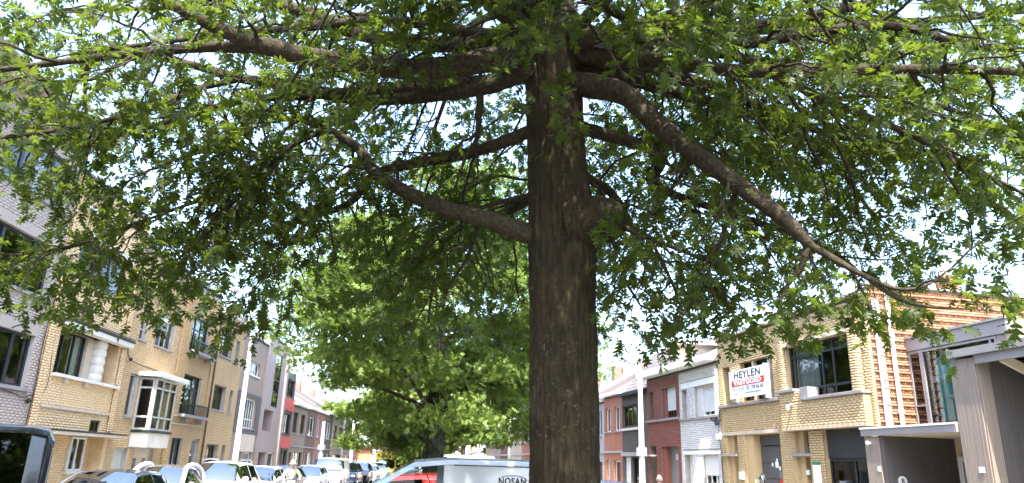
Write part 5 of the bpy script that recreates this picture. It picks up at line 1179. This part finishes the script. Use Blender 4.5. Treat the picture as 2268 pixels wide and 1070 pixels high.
def vehicle(name, label, cat, loc, rz, S, paint, glass='car_glass', wheel_r=.31, group=None, lights=True, mirror=True, rails=False, trim=None, tyre_x=None, handles=True, arch=None):
    t = empty(name, loc, rz, label, cat, group); L = S[-1][0]; rings = []
    for (x, w, zs, zb, zt, wt, hood, fl) in S:
        if hood: P = [(0, zs), (w * .88, zs), (w, zs + .14), (w, (zs + zb) / 2), (w * .975, zb), (w * .92, zb + (zt - zb) * .55), (w * .74, zt - .012), (0, zt + .012)]
        else: P = [(0, zs), (w * .88, zs), (w, zs + .14), (w, (zs + zb) / 2), (w * .975, zb), (wt, zt - .085), (wt - .09, zt - .012), (0, zt + .025)]
        rings.append([(x - L / 2, p[0], p[1]) for p in P] + [(x - L / 2, -p[0], p[1]) for p in P[-2:0:-1]])
    V = [p for r in rings for p in r]; n = 14; grp = {}
    for i in range(len(S) - 1):
        fl = S[i][7]
        for j in range(n):
            f = (i * n + j, (i + 1) * n + j, (i + 1) * n + (j + 1) % n, i * n + (j + 1) % n)
            k = 'body'
            if fl in ('ws', 'wsw') and j in (5, 6, 7, 8): k = 'windscreen'
            elif fl in ('sw', 'wsw') and j == 4: k = 'side_window', i
            elif fl in ('sw', 'wsw') and j == 9: k = 'side_window', -i
            elif fl == 'ws' and j in (4, 9) and not S[i][6]: k = 'side_window', i * (1 if j == 4 else -1)
            elif fl == 'rw' and j in (5, 6, 7, 8): k = 'rear_window'
            grp.setdefault(k, []).append(f)
    grp['body'] += [tuple(range(n - 1, -1, -1)), tuple((len(S) - 1) * n + j for j in range(n))]
    for k, F in grp.items():
        nm = k if isinstance(k, str) else k[0]
        used = sorted({i for f in F for i in f}); mp = {u: i for i, u in enumerate(used)}
        mb = MB(); mb.v = [V[u] for u in used]; mb.f = [tuple(mp[i] for i in f) for f in F]
        o = mb.build(nm, M[paint] if nm == 'body' else M[glass], t, smooth=32 if nm == 'body' else True)
        if nm == 'body':
            body = o; sub = o.modifiers.new('soft', 'BEVEL'); sub.width = .02; sub.segments = 2; sub.limit_method = 'ANGLE'; sub.angle_limit = math.radians(25)
    w = max(s[1] for s in S); tx = tyre_x or (.82, L - .85)
    for x in tx:
        for sy in (-1, 1):
            X = x - L / 2; mb = MB(); wr = wheel_r
            whl = empty('wheel', (X, sy * (w - .11), wr)); whl.parent = t
            MB().cyl((0, -.1, 0), (0, .1, 0), wr, n=24).build('tyre', M['black'], whl, smooth=40)
            mb = MB().cyl((0, sy * .095, 0), (0, sy * .112, 0), wr * .64, n=20)
            for a in range(5):
                c = math.cos(a * 1.2566); s_ = math.sin(a * 1.2566); mb.cyl((0, sy * .113, 0), (c * wr * .6, sy * .113, s_ * wr * .6), .03, n=6)
            mb.build('rim', M['alloy'], whl)
            MB().cyl((X, sy * (w - .03), wr + .01), (X, sy * (w + .003), wr + .01), wr + .055, n=24).build('wheel_arch', M['black'], t)
    f1 = S[1]; zl = f1[4] - .06
    if lights:
        for sy in (-1, 1):
            MB().ball((.13 - L / 2, sy * f1[1] * .80, zl), .10, .17, .085, n=12, m=8).build('headlight', M['lamp_clear'], t, smooth=True)
            zr = min(S[-2][3], 1.1); MB().box(L / 2 - .03 - .05, L / 2 + .012, sy * S[-2][1] * .78 - .09, sy * S[-2][1] * .78 + .09, zr - .16, zr + .1).build('tail_light', M['lamp_red'], t, bevel=.01)
        MB().box(-L / 2 - .03, -L / 2 + .05, -.42, .42, zl - .12, zl + .02).build('grille', M['black'], t, bevel=.01)
        MB().box(-L / 2 - .035, -L / 2 + .03, -.26, .26, zl - .28, zl - .17).build('number_plate', M['plate'], t)
        MB().box(-L / 2 - .045, -L / 2 + .25, -f1[1] * .93, f1[1] * .93, .24, zl - .3).build('bumper', M[trim or paint], t, bevel=.03)
        MB().box(L / 2 - .2, L / 2 + .05, -f1[1] * .93, f1[1] * .93, .26, .5).build('bumper', M[trim or paint], t, bevel=.03)
    if mirror:
        xc = [s for s in S if s[7] == 'ws'][0][0] + .35 - L / 2; zb = [s for s in S if s[7] == 'ws'][0][3]
        for sy in (-1, 1):
            mr = MB().ball((xc, sy * (w + .1), zb + .12), .07, .11, .085, n=10, m=6).box(xc - .02, xc + .03, sy * (w - .06), sy * (w + .05), zb + .04, zb + .09).build('wing_mirror', M[trim or paint], t, smooth=40)
    if rails:
        r0_ = [s for s in S if not s[6]]; a, b = r0_[1][0] - L / 2 + .1, r0_[-1][0] - L / 2 - .1; H = max(s[4] for s in S); wt = r0_[1][5] - .08
        for sy in (-1, 1):
            P = spline([(a, sy * wt, H - .02), (a + .18, sy * wt, H + .055), ((a + b) / 2, sy * wt, H + .075), (b - .18, sy * wt, H + .055), (b, sy * wt, H - .03)], 20)
            v_, q_ = tube_arrays(P, [.018] * 20, 8); obj('roof_rail', np_mesh('roof_rail', v_, q_), M['chrome'], t, True)
    for s in S:      # door gaps behind each side window
        if s[7] == '' and not s[6] and handles and s[0] < L - .4:
            for sy in (-1, 1): MB().box(s[0] - L / 2 - .005, s[0] - L / 2 + .005, sy * (s[1] - .006), sy * (s[1] + .0025), s[2] + .18, s[3] - .02).build('door_gap', M['black'], t); 
            for sy in (-1, 1): MB().box(s[0] - L / 2 - .22, s[0] - L / 2 - .06, sy * (s[1] - .01), sy * (s[1] + .025), s[3] - .16, s[3] - .12).build('door_handle', M[trim or paint], t, bevel=.008)
    t['len'] = L; del t['len']
    # seats and wheel, seen through the glass
    xs = [s for s in S if s[7] in ('ws', 'wsw')]; x0 = xs[-1][0] - L / 2 + .75; zb = xs[-1][3]
    for sy in (-.38, .38): MB().box(x0, x0 + .14, sy - .22, sy + .22, zb - .5, zb + .12).box(x0 + .02, x0 + .12, sy - .12, sy + .12, zb + .13, zb + .3).build('seat', M['black'], t, bevel=.04)
    MB().box(xs[0][0] - L / 2 + .25, xs[0][0] - L / 2 + .6, -w * .85, w * .85, zb - .3, zb - .06).build('dashboard', M['black'], t, bevel=.03)
    return t

for k, c, me_ in (('p_white', (.74, .75, .76), 0), ('p_dark', (.035, .038, .05), .4), ('p_black', (.008, .008, .009), .0), ('p_silver', (.60, .62, .64), .1), ('p_navy', (.03, .045, .09), .3), ('p_grey', (.2, .21, .22), .4), ('p_red', (.5, .025, .02), 0), ('p_ice', (.6, .68, .74), .1), ('p_yellow', (.72, .6, .08), 0), ('p_brown', (.2, .16, .14), .3)):
    M[k] = M_paint('paint_' + k[2:], c, me_)
RL = math.atan2(UL.y, UL.x)
def park(u, o, **kw):
    p = ptL(u, o); return dict(loc=(p.x, p.y, -.016), rz=RL, **kw)
hatch = car_prof(4.2, .88, 1.48); suv = car_prof(4.45, .92, 1.66, hood_h=1.06, belt=1.06, cowl=1.2, ws=.8, roof_end=3.9, rear=.35, nose=.75)
small = car_prof(2.7, .82, 1.55, hood_h=.98, belt=1.0, cowl=.55, ws=.75, roof_end=2.35, rear=.25, nose=.72)
G_ = 'cars parked along the left kerb'
c = vehicle('parked_car', 'dark blue hatchback parked before the pale yellow ribbed brick house', 'car', **park(16.6, 4.3), S=hatch, paint='p_dark', group=G_)
for sy in (-1, 1):
    P = spline([(-.95, sy * .86, .97), (-.5, sy * .72, 1.26), (-.1, sy * .655, 1.395), (.6, sy * .65, 1.42), (1.2, sy * .67, 1.36), (1.4, sy * .8, 1.05)], 30); v_, q_ = tube_arrays(P, [.012] * 30, 6); obj('window_trim', np_mesh('window_trim', v_, q_), M['chrome'], c, True)
c = vehicle('parked_car', 'tiny two-seat car with dark roof and white safety arch', 'car', **park(20.6, 3.95), S=small, paint='p_brown', group=G_, tyre_x=(.5, 2.25), handles=False)
for sy in (-1, 1):
    P = spline([(-.85, sy * .80, .95), (-.45, sy * .7, 1.3), (-.05, sy * .62, 1.53), (.5, sy * .62, 1.57), (.95, sy * .68, 1.42), (1.15, sy * .80, 1.0)], 30); v_, q_ = tube_arrays(P, [.062] * 30, 10); obj('safety_arch', np_mesh('safety_arch', v_, q_), M['p_white'], c, True)
vehicle('parked_car', 'white SUV with chrome roof rails parked before the iron balconies', 'car', **park(25.2, 4.1), S=suv, paint='p_white', rails=True, group=G_)
vehicle('parked_car', 'white hatchback parked behind the white SUV', 'car', **park(30.9, 4.0), S=hatch, paint='p_white', group=G_)
vehicle('parked_car', 'grey hatchback parked between the white and the pale blue hatchback', 'car', **park(36.0, 3.8), S=hatch, paint='p_grey', group=G_)
vehicle('parked_car', 'pale blue hatchback parked ahead of the tall white delivery van', 'car', **park(40.6, 4.2), S=hatch, paint='p_ice', group=G_)
vehicle('parked_van', 'tall white delivery van parked behind the pale blue hatchback', 'van', **park(46.2, 4.4), S=van_prof(4.6, .95, 1.9, cargo_from=2.1), paint='p_white', group='vans parked along the left kerb')
vehicle('parked_car', 'navy car directly behind the white delivery van', 'car', **park(52.6, 4.6), S=suv, paint='p_navy', group=G_)
vehicle('parked_car', 'black car behind the navy car by the beige house', 'car', **park(57.6, 4.8), S=suv, paint='p_dark', group=G_)
vehicle('parked_car', 'silver car in the line behind the black car', 'car', **park(62.6, 5.0), S=hatch, paint='p_silver', group=G_)
vehicle('parked_car', 'white car with dark roof ahead of the yellow truck', 'car', **park(68.0, 5.2), S=suv, paint='p_white', group=G_)
tk = vehicle('delivery_truck', 'small yellow truck with box body at the end of the parked line', 'truck', **park(75.5, 5.3), S=van_prof(5.2, .98, 2.0, cargo_from=1.9), paint='p_yellow')
MB().box(-.7, 2.5, -1.0, 1.0, 1.2, 2.75).build('box_body', M['p_yellow'], tk, bevel=.04)
vehicle('parked_car', 'dark car parked by the white shuttered garage at the street end', 'car', **park(84.0, 7.5), S=hatch, paint='p_navy', group=G_)

# silver van standing across, behind the oak
RM = math.atan2(-NM.y, -NM.x) + math.pi
vp = van_prof(4.6, .95, 1.92, hood_h=1.15, belt=1.16, cowl=.95, ws=.95, cargo_from=2.35, ts=.92)
nv = vehicle('panel_van', 'silver-white panel van standing side-on behind the oak with lettering', 'van', (-1.13, 12.6, -.016), RM, vp, 'p_silver', glass='van_glass', handles=False)
yv = -.957
for a, b, z0, z1 in ((0.2, 2.0, 1.82, 1.832), (.15, .162, .5, 1.1)):
    MB().box(a, b, yv, yv + .3, z0, z1).build('seam', M['frame_dark'], nv) if z0 < 1 else MB().box(a, b, -.892, -.83, z0, z1).build('roof_gutter', M['frame_dark'], nv)
me = text_mesh('NOSAN', .145, .002, bold=.004, sx=.84); me.transform(Matrix.Translation((1.13, -.902, 1.60)) @ Matrix.Rotation(math.radians(86), 4, 'X')); obj('lettering', me, M['sign_ink'], nv)
P = spline([(.95, -.902, 1.665), (1.05, -.899, 1.685), (1.18, -.898, 1.69), (1.3, -.9, 1.67), (1.37, -.904, 1.62)], 16); v_, q_ = tube_arrays(P, [.007] * 16, 6); obj('logo_arc', np_mesh('logo_arc', v_, q_), M['sign_grey'], nv, True)
MB().add([(-.02, -.958, 1.16), (.0, -.958, 1.16), (-.22, -.87, 1.72), (-.235, -.87, 1.72)], [(0, 1, 2, 3)]).build('belt', M['black'], nv)
# red car on the far side of the van, seen through its cab
vehicle('parked_van', 'bright red small van parked alongside the silver-white panel van', 'van', (-1.9, 15.8, -.016), RM + .06, van_prof(4.2, .88, 1.62, hood_h=1.05, belt=1.05), 'p_red')
# black van at the left edge, side-on, tail to the right
bv = vehicle('panel_van', 'glossy black passenger van side-on with privacy glass', 'van', (-7.4, 7.44, -.016), math.radians(31), van_prof(5.0, .95, 2.12, glazed=True, cargo_from=2.3, belt=1.2), 'p_black', glass='black_glass')
P = spline([(-.6, -.8, 1.98), (.5, -.8, 1.99), (1.6, -.8, 1.985), (2.3, -.8, 1.95)], 20); v_, q_ = tube_arrays(P, [.008] * 20, 6); obj('roof_strip', np_mesh('roof_strip', v_, q_), M['chrome'], bv, True)
# black car roof to the right of the oak
vehicle('parked_car', 'black hatchback parked between the oak and the dark brown house', 'car', (3.1, 21.4, -.016), math.atan2(UR.y, UR.x), hatch, 'p_black')
vehicle('parked_van', 'white box van standing across the street beyond the ivy clad tree', 'van', (-3.2, 47, -.016), RM, van_prof(5.0, 1.0, 2.3, cargo_from=2.0), 'p_white')

# ------------------------------------------------------------------ people
def skin_body(name, J, E, mat, parent, root=0, levels=2):
    """J: list of (x,y,z,r or (rx,ry)); E: edges. Skin + subdivision baked to one mesh"""
    me = bpy.data.meshes.new(name); me.from_pydata([j[:3] for j in J], E, []); me.update()
    o = bpy.data.objects.new(name, me); COL.objects.link(o)
    o.modifiers.new('skin', 'SKIN'); sk = me.skin_vertices[0].data if me.skin_vertices else None
    if sk is None:
        bm = bmesh.new(); bm.from_mesh(me); bm.verts.layers.skin.verify(); bm.to_mesh(me); bm.free(); sk = me.skin_vertices[0].data
    for i, j in enumerate(J):
        r = j[3]; sk[i].radius = r if isinstance(r, tuple) else (r, r); sk[i].use_root = (i == root)
    ss = o.modifiers.new('sub', 'SUBSURF'); ss.levels = levels; ss.render_levels = levels
    bpy.context.view_layer.update()
    m2 = bpy.data.meshes.new_from_object(o.evaluated_get(bpy.context.evaluated_depsgraph_get()))
    bpy.data.objects.remove(o); bpy.data.meshes.remove(me); m2.name = name; m2.materials.clear()
    return obj(name, m2, M[mat], parent, True)

def hand(J, E, wrist, at, d, side):
    """palm with four fingers and a thumb, curled along d"""
    at = Vector(at); d = Vector(d).normalized(); s = Vector(side).normalized(); up = d.cross(s)
    J.append((*(at + d * .05), .026)); p = len(J) - 1; E.append((wrist, p))
    for k, (off, ln) in enumerate(((-.03, .065), (-.01, .075), (.01, .072), (.03, .058))):
        b = at + d * .085 + s * off; J.append((*b, .0095)); E.append((p, len(J) - 1)); q = len(J) - 1
        J.append((*(b + d * ln * .5 + up * .012), .009)); E.append((q, q + 1)); J.append((*(b + d * ln * .75 + up * .045), .0075)); E.append((q + 1, q + 2))
    b = at + d * .03 + s * .04; J.append((*b, .012)); E.append((p, len(J) - 1)); q = len(J) - 1
    J.append((*(b + d * .05 + s * .025 + up * .015), .009)); E.append((q, q + 1))

def person(name, label, loc, rz, pose, cloth, skin='skin', hair='hair', hat=None, bald=False):
    """pose: dict of joints in local coordinates, figure faces -y"""
    t = empty(name, loc, rz, label, 'person'); p = pose
    J = []; E = []
    def add(k, r, par=None):
        J.append((*p[k], r)); i = len(J) - 1
        if par is not None: E.append((par, i))
        return i
    pe = add('pelvis', (.15, .11)); sp = add('spine', (.135, .10), pe); ch = add('chest', (.165, .115), sp); ne = add('neck', .055, ch); hd0 = add('jaw', .062, ne)
    for s in ('l', 'r'):
        sh = add(s + '_sh', .062, ch); el = add(s + '_el', .043, sh); wr = add(s + '_wr', .028, el)
        d = Vector(p[s + '_wr']) - Vector(p[s + '_el']); hand(J, E, wr, p[s + '_wr'], d, (1 if s == 'l' else -1, .2, .1))
        hp = add(s + '_hip', .092, pe); kn = add(s + '_kn', .06, hp); an = add(s + '_an', .04, kn); add(s + '_toe', .036, an)
    skin_body('body', J, E, skin, t)
    # head with face
    c = Vector(p['head']); mb = MB().ball(c, .078, .098, .122, n=20, m=14)
    mb.ball(c + Vector((0, -.098, -.012)), .013, .02, .022, n=8, m=6)
    for s in (-1, 1): mb.ball(c + Vector((s * .08, .008, -.005)), .012, .022, .034, n=8, m=6)
    hd = mb.build('head', M[skin], t, smooth=True)
    for s in (-1, 1): MB().ball(c + Vector((s * .031, -.089, .014)), .011, .007, .007, n=8, m=6).build('eye', M['black'], hd, smooth=True)
    MB().ball(c + Vector((0, -.09, -.055)), .026, .008, .007, n=8, m=6).build('mouth', M['lips'], hd, smooth=True)
    hb = MB(); n, m = 20, 10; V = []; F = []
    if bald:      # ring of hair round the back of the head
        for j in range(4):
            for i in range(n): a = math.pi * (.02 + .96 * i / (n - 1)); V.append(c + Vector((.084 * math.cos(a), .104 * math.sin(a), .03 - j * .035)) * 1.0)
        F = [(j * n + i, (j + 1) * n + i, (j + 1) * n + i + 1, j * n + i + 1) for j in range(3) for i in range(n - 1)]
        h_ = hb.add(V, F).build('hair', M[hair], t, smooth=True); so = h_.modifiers.new('thick', 'SOLIDIFY'); so.thickness = .012
    else:
        for j in range(m):
            ph = j / (m - 1) * 1.75
            for i in range(n):
                a = 2 * math.pi * i / n; back = .5 + .5 * math.sin(a); q = ph * (.55 + .45 * back)
                V.append(c + Vector((.087 * math.sin(q) * math.cos(a), .107 * math.sin(q) * math.sin(a), .131 * math.cos(q))))
        F = [(j * n + i, (j + 1) * n + i, (j + 1) * n + (i + 1) % n, j * n + (i + 1) % n) for j in range(m - 1) for i in range(n)]
        hb.add(V, F).build('hair', M[hair], t, smooth=True)
    if hat:
        hm = MB(); V = []; F = []; prof = [(.0, .20), (.06, .195), (.09, .16), (.1, .085), (.105, .07), (.15, .055), (.175, .045)]
        for r, z in prof:
            for i in range(n): a = 2 * math.pi * i / n; V.append(c + Vector((r * math.cos(a), r * 1.12 * math.sin(a), z)))
        F = [(j * n + i, (j + 1) * n + i, (j + 1) * n + (i + 1) % n, j * n + (i + 1) % n) for j in range(len(prof) - 1) for i in range(n)]
        hm.add(V, F).build('hat', M[hat], t, smooth=True)
    # clothes follow the same skeleton, a little larger
    def garment(nm, mat, keys, edges, radii):
        Jg = [(*p[k], r) for k, r in zip(keys, radii)]; skin_body(nm, Jg, edges, mat, t)
    mid = lambda a, b, f: tuple(Vector(p[a]).lerp(Vector(p[b]), f))
    for s in ('l', 'r'): p[s + '_cuff'] = mid(s + '_el', s + '_wr', cloth.get('sleeve', .8)) if cloth.get('sleeve', .8) > 0 else mid(s + '_sh', s + '_el', .6); p[s + '_hem'] = mid(s + '_kn', s + '_an', .88)
    ks = ['pelvis', 'spine', 'chest', 'neck']; es = [(0, 1), (1, 2), (2, 3)]; rs = [(.17, .125), (.152, .115), (.182, .132), .062]
    p['neck_base'] = mid('chest', 'neck', .62); ks[3] = 'neck_base'
    for s in ('l', 'r'):
        b = len(ks); ks += [s + '_sh', s + '_el', s + '_cuff'] if cloth.get('sleeve', .8) > 0 else [s + '_sh', s + '_cuff']
        es += [(2, b), (b, b + 1)] + ([(b + 1, b + 2)] if cloth.get('sleeve', .8) > 0 else []); rs += [.078, .058, .045] if cloth.get('sleeve', .8) > 0 else [.08, .066]
    garment(cloth.get('top_name', 'shirt'), cloth['top'], ks, es, rs)
    ks = ['pelvis']; es = []; rs = [(.165, .125)]
    for s in ('l', 'r'): b = len(ks); ks += [s + '_hip', s + '_kn', s + '_hem']; es += [(0, b), (b, b + 1), (b + 1, b + 2)]; rs += [.105, .075, .058]
    garment('trousers', cloth['legs'], ks, es, rs)
    for s in ('l', 'r'):
        a, b = Vector(p[s + '_an']), Vector(p[s + '_toe']); skin_body('shoe', [(*(a + Vector((0, .03, -.03))), .045), (*(a.lerp(b, .5) + Vector((0, 0, -.03))), .045), (*(b + Vector((0, 0, -.005))), .036)], [(0, 1), (1, 2)], 'black', t, levels=1)
    if cloth.get('inner'):
        c0 = Vector(p['chest']); MB().ball(c0 + Vector((0, -.10, -.08)), .095, .05, .2, n=14, m=10).build('top', M[cloth['inner']], t, smooth=True)
    return t
M['skin'] = M_plain('skin', (.55, .34, .25), .5, .1, 8); M['lips'] = M_plain('lips', (.4, .17, .15), .5, .1, 8)
M['hair'] = M_plain('dark_hair', (.05, .04, .035), .6, .3, 30); M['hair_grey'] = M_plain('grey_brown_hair', (.13, .11, .1), .6, .3, 30)
M['cl_white'] = M_plain('white_cotton', (.78, .78, .78), .85, .08, 6, .1); M['cl_cream'] = M_plain('cream_cardigan', (.74, .68, .46), .9, .1, 8, .1); M['cl_pale'] = M_plain('pale_cotton', (.78, .76, .7), .85, .1, 6)
M['cl_jeans'] = M_plain('grey_blue_denim', (.13, .15, .2), .9, .2, 10, .1); M['cl_dark'] = M_plain('dark_trousers', (.04, .04, .05), .9, .2, 10); M['straw'] = M_plain('pale_straw', (.7, .6, .42), .8, .15, 20, .2)

walk = dict(pelvis=(0, 0, .95), spine=(0, .005, 1.12), chest=(0, .01, 1.36), neck=(0, -.01, 1.53), jaw=(0, -.025, 1.58), head=(0, -.035, 1.655),
            l_sh=(.19, .01, 1.43), l_el=(.235, .1, 1.17), l_wr=(.22, .04, .93), r_sh=(-.19, .01, 1.43), r_el=(-.235, -.05, 1.17), r_wr=(-.21, -.16, .95),
            l_hip=(.095, 0, .9), l_kn=(.1, -.16, .52), l_an=(.1, -.2, .1), l_toe=(.1, -.38, .05), r_hip=(-.095, 0, .9), r_kn=(-.1, .04, .5), r_an=(-.1, .28, .14), r_toe=(-.1, .17, .04))
man = person('person', 'bald man in a white short-sleeved shirt walking away past the red house', (4.72, 23.0, -.11), math.pi - .15, walk, dict(top='cl_white', legs='cl_dark', sleeve=-1), hair='hair_grey', bald=True)
ride = dict(pelvis=(0, .18, .98), spine=(0, .1, 1.12), chest=(0, .03, 1.30), neck=(0, -.03, 1.455), jaw=(0, -.05, 1.5), head=(0, -.06, 1.57),
            l_sh=(.175, .02, 1.37), l_el=(.33, -.1, 1.17), l_wr=(.3, -.36, 1.06), r_sh=(-.175, .02, 1.37), r_el=(-.33, -.1, 1.17), r_wr=(-.3, -.36, 1.06),
            l_hip=(.1, .15, .94), l_kn=(.11, -.2, .72), l_an=(.1, -.08, .36), l_toe=(.1, -.25, .3), r_hip=(-.1, .15, .94), r_kn=(-.11, -.14, .56), r_an=(-.1, .0, .16), r_toe=(-.1, -.16, .12))
CY = (-8.45, 30.0, -.016); cyr = math.radians(16)
person('person', 'cyclist in a pale hat and cream cardigan over a light top', CY, cyr, ride, dict(top='cl_cream', legs='cl_jeans', sleeve=.85, top_name='cardigan', inner='cl_pale'), hat='straw')
bk = empty('bicycle', CY, cyr, 'city bicycle ridden by the person in the pale hat', 'bicycle')
for y, nm in ((-.55, 'wheel'), (.5, 'wheel')):
    w_ = empty(nm, (0, y, .34)); w_.parent = bk
    P = [(0, .33 * math.cos(a), .33 * math.sin(a)) for a in np.linspace(0, 2 * math.pi, 33)]; v_, q_ = tube_arrays(np.array(P), [.02] * 33, 6); obj('tyre', np_mesh('tyre', v_, q_), M['black'], w_, True)
    mb = MB()
    for a in np.arange(0, 2 * math.pi, .45): mb.cyl((0, 0, 0), (0, .32 * math.cos(a), .32 * math.sin(a)), .003, n=4, caps=False)
    mb.build('spokes', M['chrome'], w_)
mb = MB()
for a, b in (((0, -.55, .34), (0, -.42, .95)), ((0, -.44, .85), (0, .08, .32)), ((0, .08, .32), (0, .2, .86)), ((0, -.43, .9), (0, .17, .76)), ((0, .08, .32), (0, .5, .34)), ((0, .19, .8), (0, .5, .34))): mb.cyl(a, b, .017, n=8)
mb.build('frame', M['p_navy'], bk, smooth=40)
MB().cyl((0, -.42, .95), (0, -.4, 1.06), .014).cyl((0, -.4, 1.06), (.3, -.34, 1.05), .012).cyl((0, -.4, 1.06), (-.3, -.34, 1.05), .012).build('handlebar', M['chrome'], bk, smooth=40)
MB().ball((0, .2, .9), .09, .13, .035).build('saddle', M['black'], bk, smooth=True)
MB().box(-.16, .16, -.72, -.5, .8, 1.0).build('front_basket', M['stone_white'], bk, bevel=.02)
MB().cyl((-.09, .08, .32), (.09, .08, .32), .02).box(.06, .18, -.02, .05, .22, .25).box(-.18, -.06, .08, .15, .4, .43).build('pedals', M['black'], bk)

# ------------------------------------------------------------------ street furniture
def lamp_post(label, loc, H, r=.09, collar=None, arm=None):
    t = empty('lamp_post', loc, 0, label, 'lamp post', 'white lamp posts')
    MB().cyl((0, 0, 0), (0, 0, 1.2), r * 1.45, r * 1.4, n=16).build('base', M['white'], t, smooth=40); MB().cyl((0, 0, 1.2), (0, 0, H), r * 1.1, r * .72, n=16).build('pole', M['white'], t, smooth=40)
    if collar: MB().cyl((0, 0, collar), (0, 0, collar + .32), r * 1.9, n=16).build('collar', M['white'], t, smooth=40)
    if arm:
        d = Vector(arm); MB().cyl((0, 0, H - .05), (d.x, d.y, H + .25), .035, n=10).build('arm', M['white'], t, smooth=40); MB().ball((d.x * 1.15, d.y * 1.15, H + .25), .32 * abs(d.x) / max(.1, d.length) + .1, .14, .07).build('lamp_head', M['zinc'], t, smooth=True)
    return t
lamp_post('white lamp post before the brown house with barred window', (-11.5, 32.0, 0), 7.15, .115)
lamp_post('white lamp post with collar before the far dark brown house', (-13.3, 54.0, 0), 4.4, .14, collar=2.45)
lamp_post('white lamp post near the far beige house with downpipe', (-13.7, 66.5, 0), 6.1, .13)
lamp_post('white lamp post with collar between the dark house and the red house', (5.75, 31.5, 0), 7.4, .115, collar=2.35)
lamp_post('white lamp post before the distant orange facade', (.3, 60.0, 0), 6.6, .12)
# convex mirror on a post near the right-hand doorway
t = empty('convex_mirror', tuple(ptR(1.9, 1.9)), h.root.rotation_euler.z, 'round black-backed convex mirror on a post by the yellow house doorway', 'mirror')
MB().cyl((0, 0, 0), (0, 0, 1.75), .03, n=10).build('post', M['black_metal'], t, smooth=40); MB().ball((0, -.05, 1.58), .19, .07, .24, n=18, m=10).build('shell', M['black'], t, smooth=True); MB().ball((0, -.1, 1.58), .14, .04, .19, n=18, m=10).build('mirror_glass', M['chrome'], t, smooth=True)
# roadside things at the end of the street
def sign_post(name, label, cat, loc, H, parts, rz=0):
    t = empty(name, loc, rz, label, cat); MB().cyl((0, 0, 0), (0, 0, H), .06, n=10).build('post', M['white'], t, smooth=40)
    for nm, m_, b in parts: MB().box(*b).build(nm, M[m_], t, bevel=.02)
    return t
M['orange'] = M_plain('orange_board', (.6, .27, .13), .6, .15, 2); M['pole_green'] = M_plain('pale_green_paint', (.5, .62, .45), .6, .1, 2)
t = empty('orange_kiosk', (-17.6, 92.5, -.1), 0, 'orange hoarding on white legs at the pavement end', 'hoarding')
MB().box(-1.1, 1.1, -.1, .1, 1.9, 3.3).build('board', M['orange'], t, bevel=.05); [MB().box(x - .08, x + .08, -.08, .08, 0, 1.9).build('leg', M['white'], t) for x in (-.9, 0, .9)]; MB().box(-1.3, 1.3, -.5, .5, 3.3, 3.6).build('top', M['frame_brown'], t)
sign_post('sign_post', 'thin white post standing at the far kerb beside the motorcycle', 'post', (-13.9, 82.0, -.016), 3.2, [])
t = empty('pale_green_pole', (-18.2, 96, -.1), 0, 'pale green pole behind the yellow truck', 'pole'); MB().cyl((0, 0, 0), (0, 0, 5.6), .16, .13, n=10).build('pole', M['pole_green'], t, smooth=40)
t = empty('motorcycle', (-13.2, 84.5, -.016), .4, 'dark motorcycle parked by the garage at the street end', 'motorcycle')
for y in (-.65, .65): MB().cyl((-.06, y, .3), (.06, y, .3), .3, n=20).build('wheel', M['black'], t, smooth=40)
MB().box(-.16, .16, -.5, .35, .45, .8).build('engine_body', M['p_dark'], t, bevel=.06); MB().box(-.14, .14, .1, .75, .78, .92).build('seat', M['black'], t, bevel=.04); MB().ball((0, -.25, .92), .17, .3, .14).build('tank', M['p_dark'], t, smooth=True); MB().cyl((-.36, -.5, 1.08), (.36, -.5, 1.08), .02).cyl((0, -.65, .3), (0, -.48, 1.08), .03).build('handlebar', M['black_metal'], t); MB().ball((0, -.66, .92), .11, .08, .11).build('headlight', M['lamp_clear'], t, smooth=True)

# buildings closing the street
def end_building(name, label, x0, x1, y, H, mat, parts, roof=None, cat='building', rz=0):
    t = empty(name, ((x0 + x1) / 2, y, -.1), rz, label, cat); w = (x1 - x0) / 2
    MB().box(-w, w, 0, 8, 0, H).build('wall', M[mat], t)
    if roof: MB().prism([(-w - .2, H), (w + .2, H), (w + .2, H + .25), (-w - .2, H + .25)], -.3, 8.2).build('roof', M[roof], t)
    for nm, m_, a, b, z0, z1 in parts: MB().box(a - (x0 + x1) / 2, b - (x0 + x1) / 2, -.08, .02, z0, z1).build(nm, M[m_], t)
end_building('garage_row', 'low orange brick garage with white shutter closing the street', -24, -15.5, 104, 3.5, 't_orange', [('shutter', 'shutter', -20.6, -18.0, 0, 2.6), ('sign_board', 'sign_white', -21.0, -17.0, 2.75, 3.35), ('window', 'frame_dark', -17.6, -16.2, 1.2, 2.4)], 'roof_red')
end_building('garage_row', 'cream low workshop with brown door at the street end', -15.4, -9.5, 103, 3.2, 'stone_white', [('door', 'frame_brown', -14.6, -12.6, 0, 2.5), ('door', 'white', -12.4, -9.9, 0, 2.2)], 'roof_red')
end_building('brick_house', 'low pinkish house with white window band behind the distant white van', -9.4, -4.6, 101, 5.3, 't_beige', [('window', 'glass_green', -8.7, -7.6, 3.0, 4.3), ('downpipe', 'white', -7.2, -6.6, .1, 5.2), ('window', 'frame_white', -6.2, -4.8, 2.9, 4.4)], 'zinc')
end_building('brick_house', 'beige house with broad white windows closing the street end', -4.5, 1.5, 100, 5.6, 't_beige', [('window', 'frame_white', -3.9, -.4, 2.9, 4.6), ('window', 'frame_dark', -2.2, -.2, .6, 1.9), ('downpipe', 'white', -.2, .3, .1, 5.4)], 'zinc')
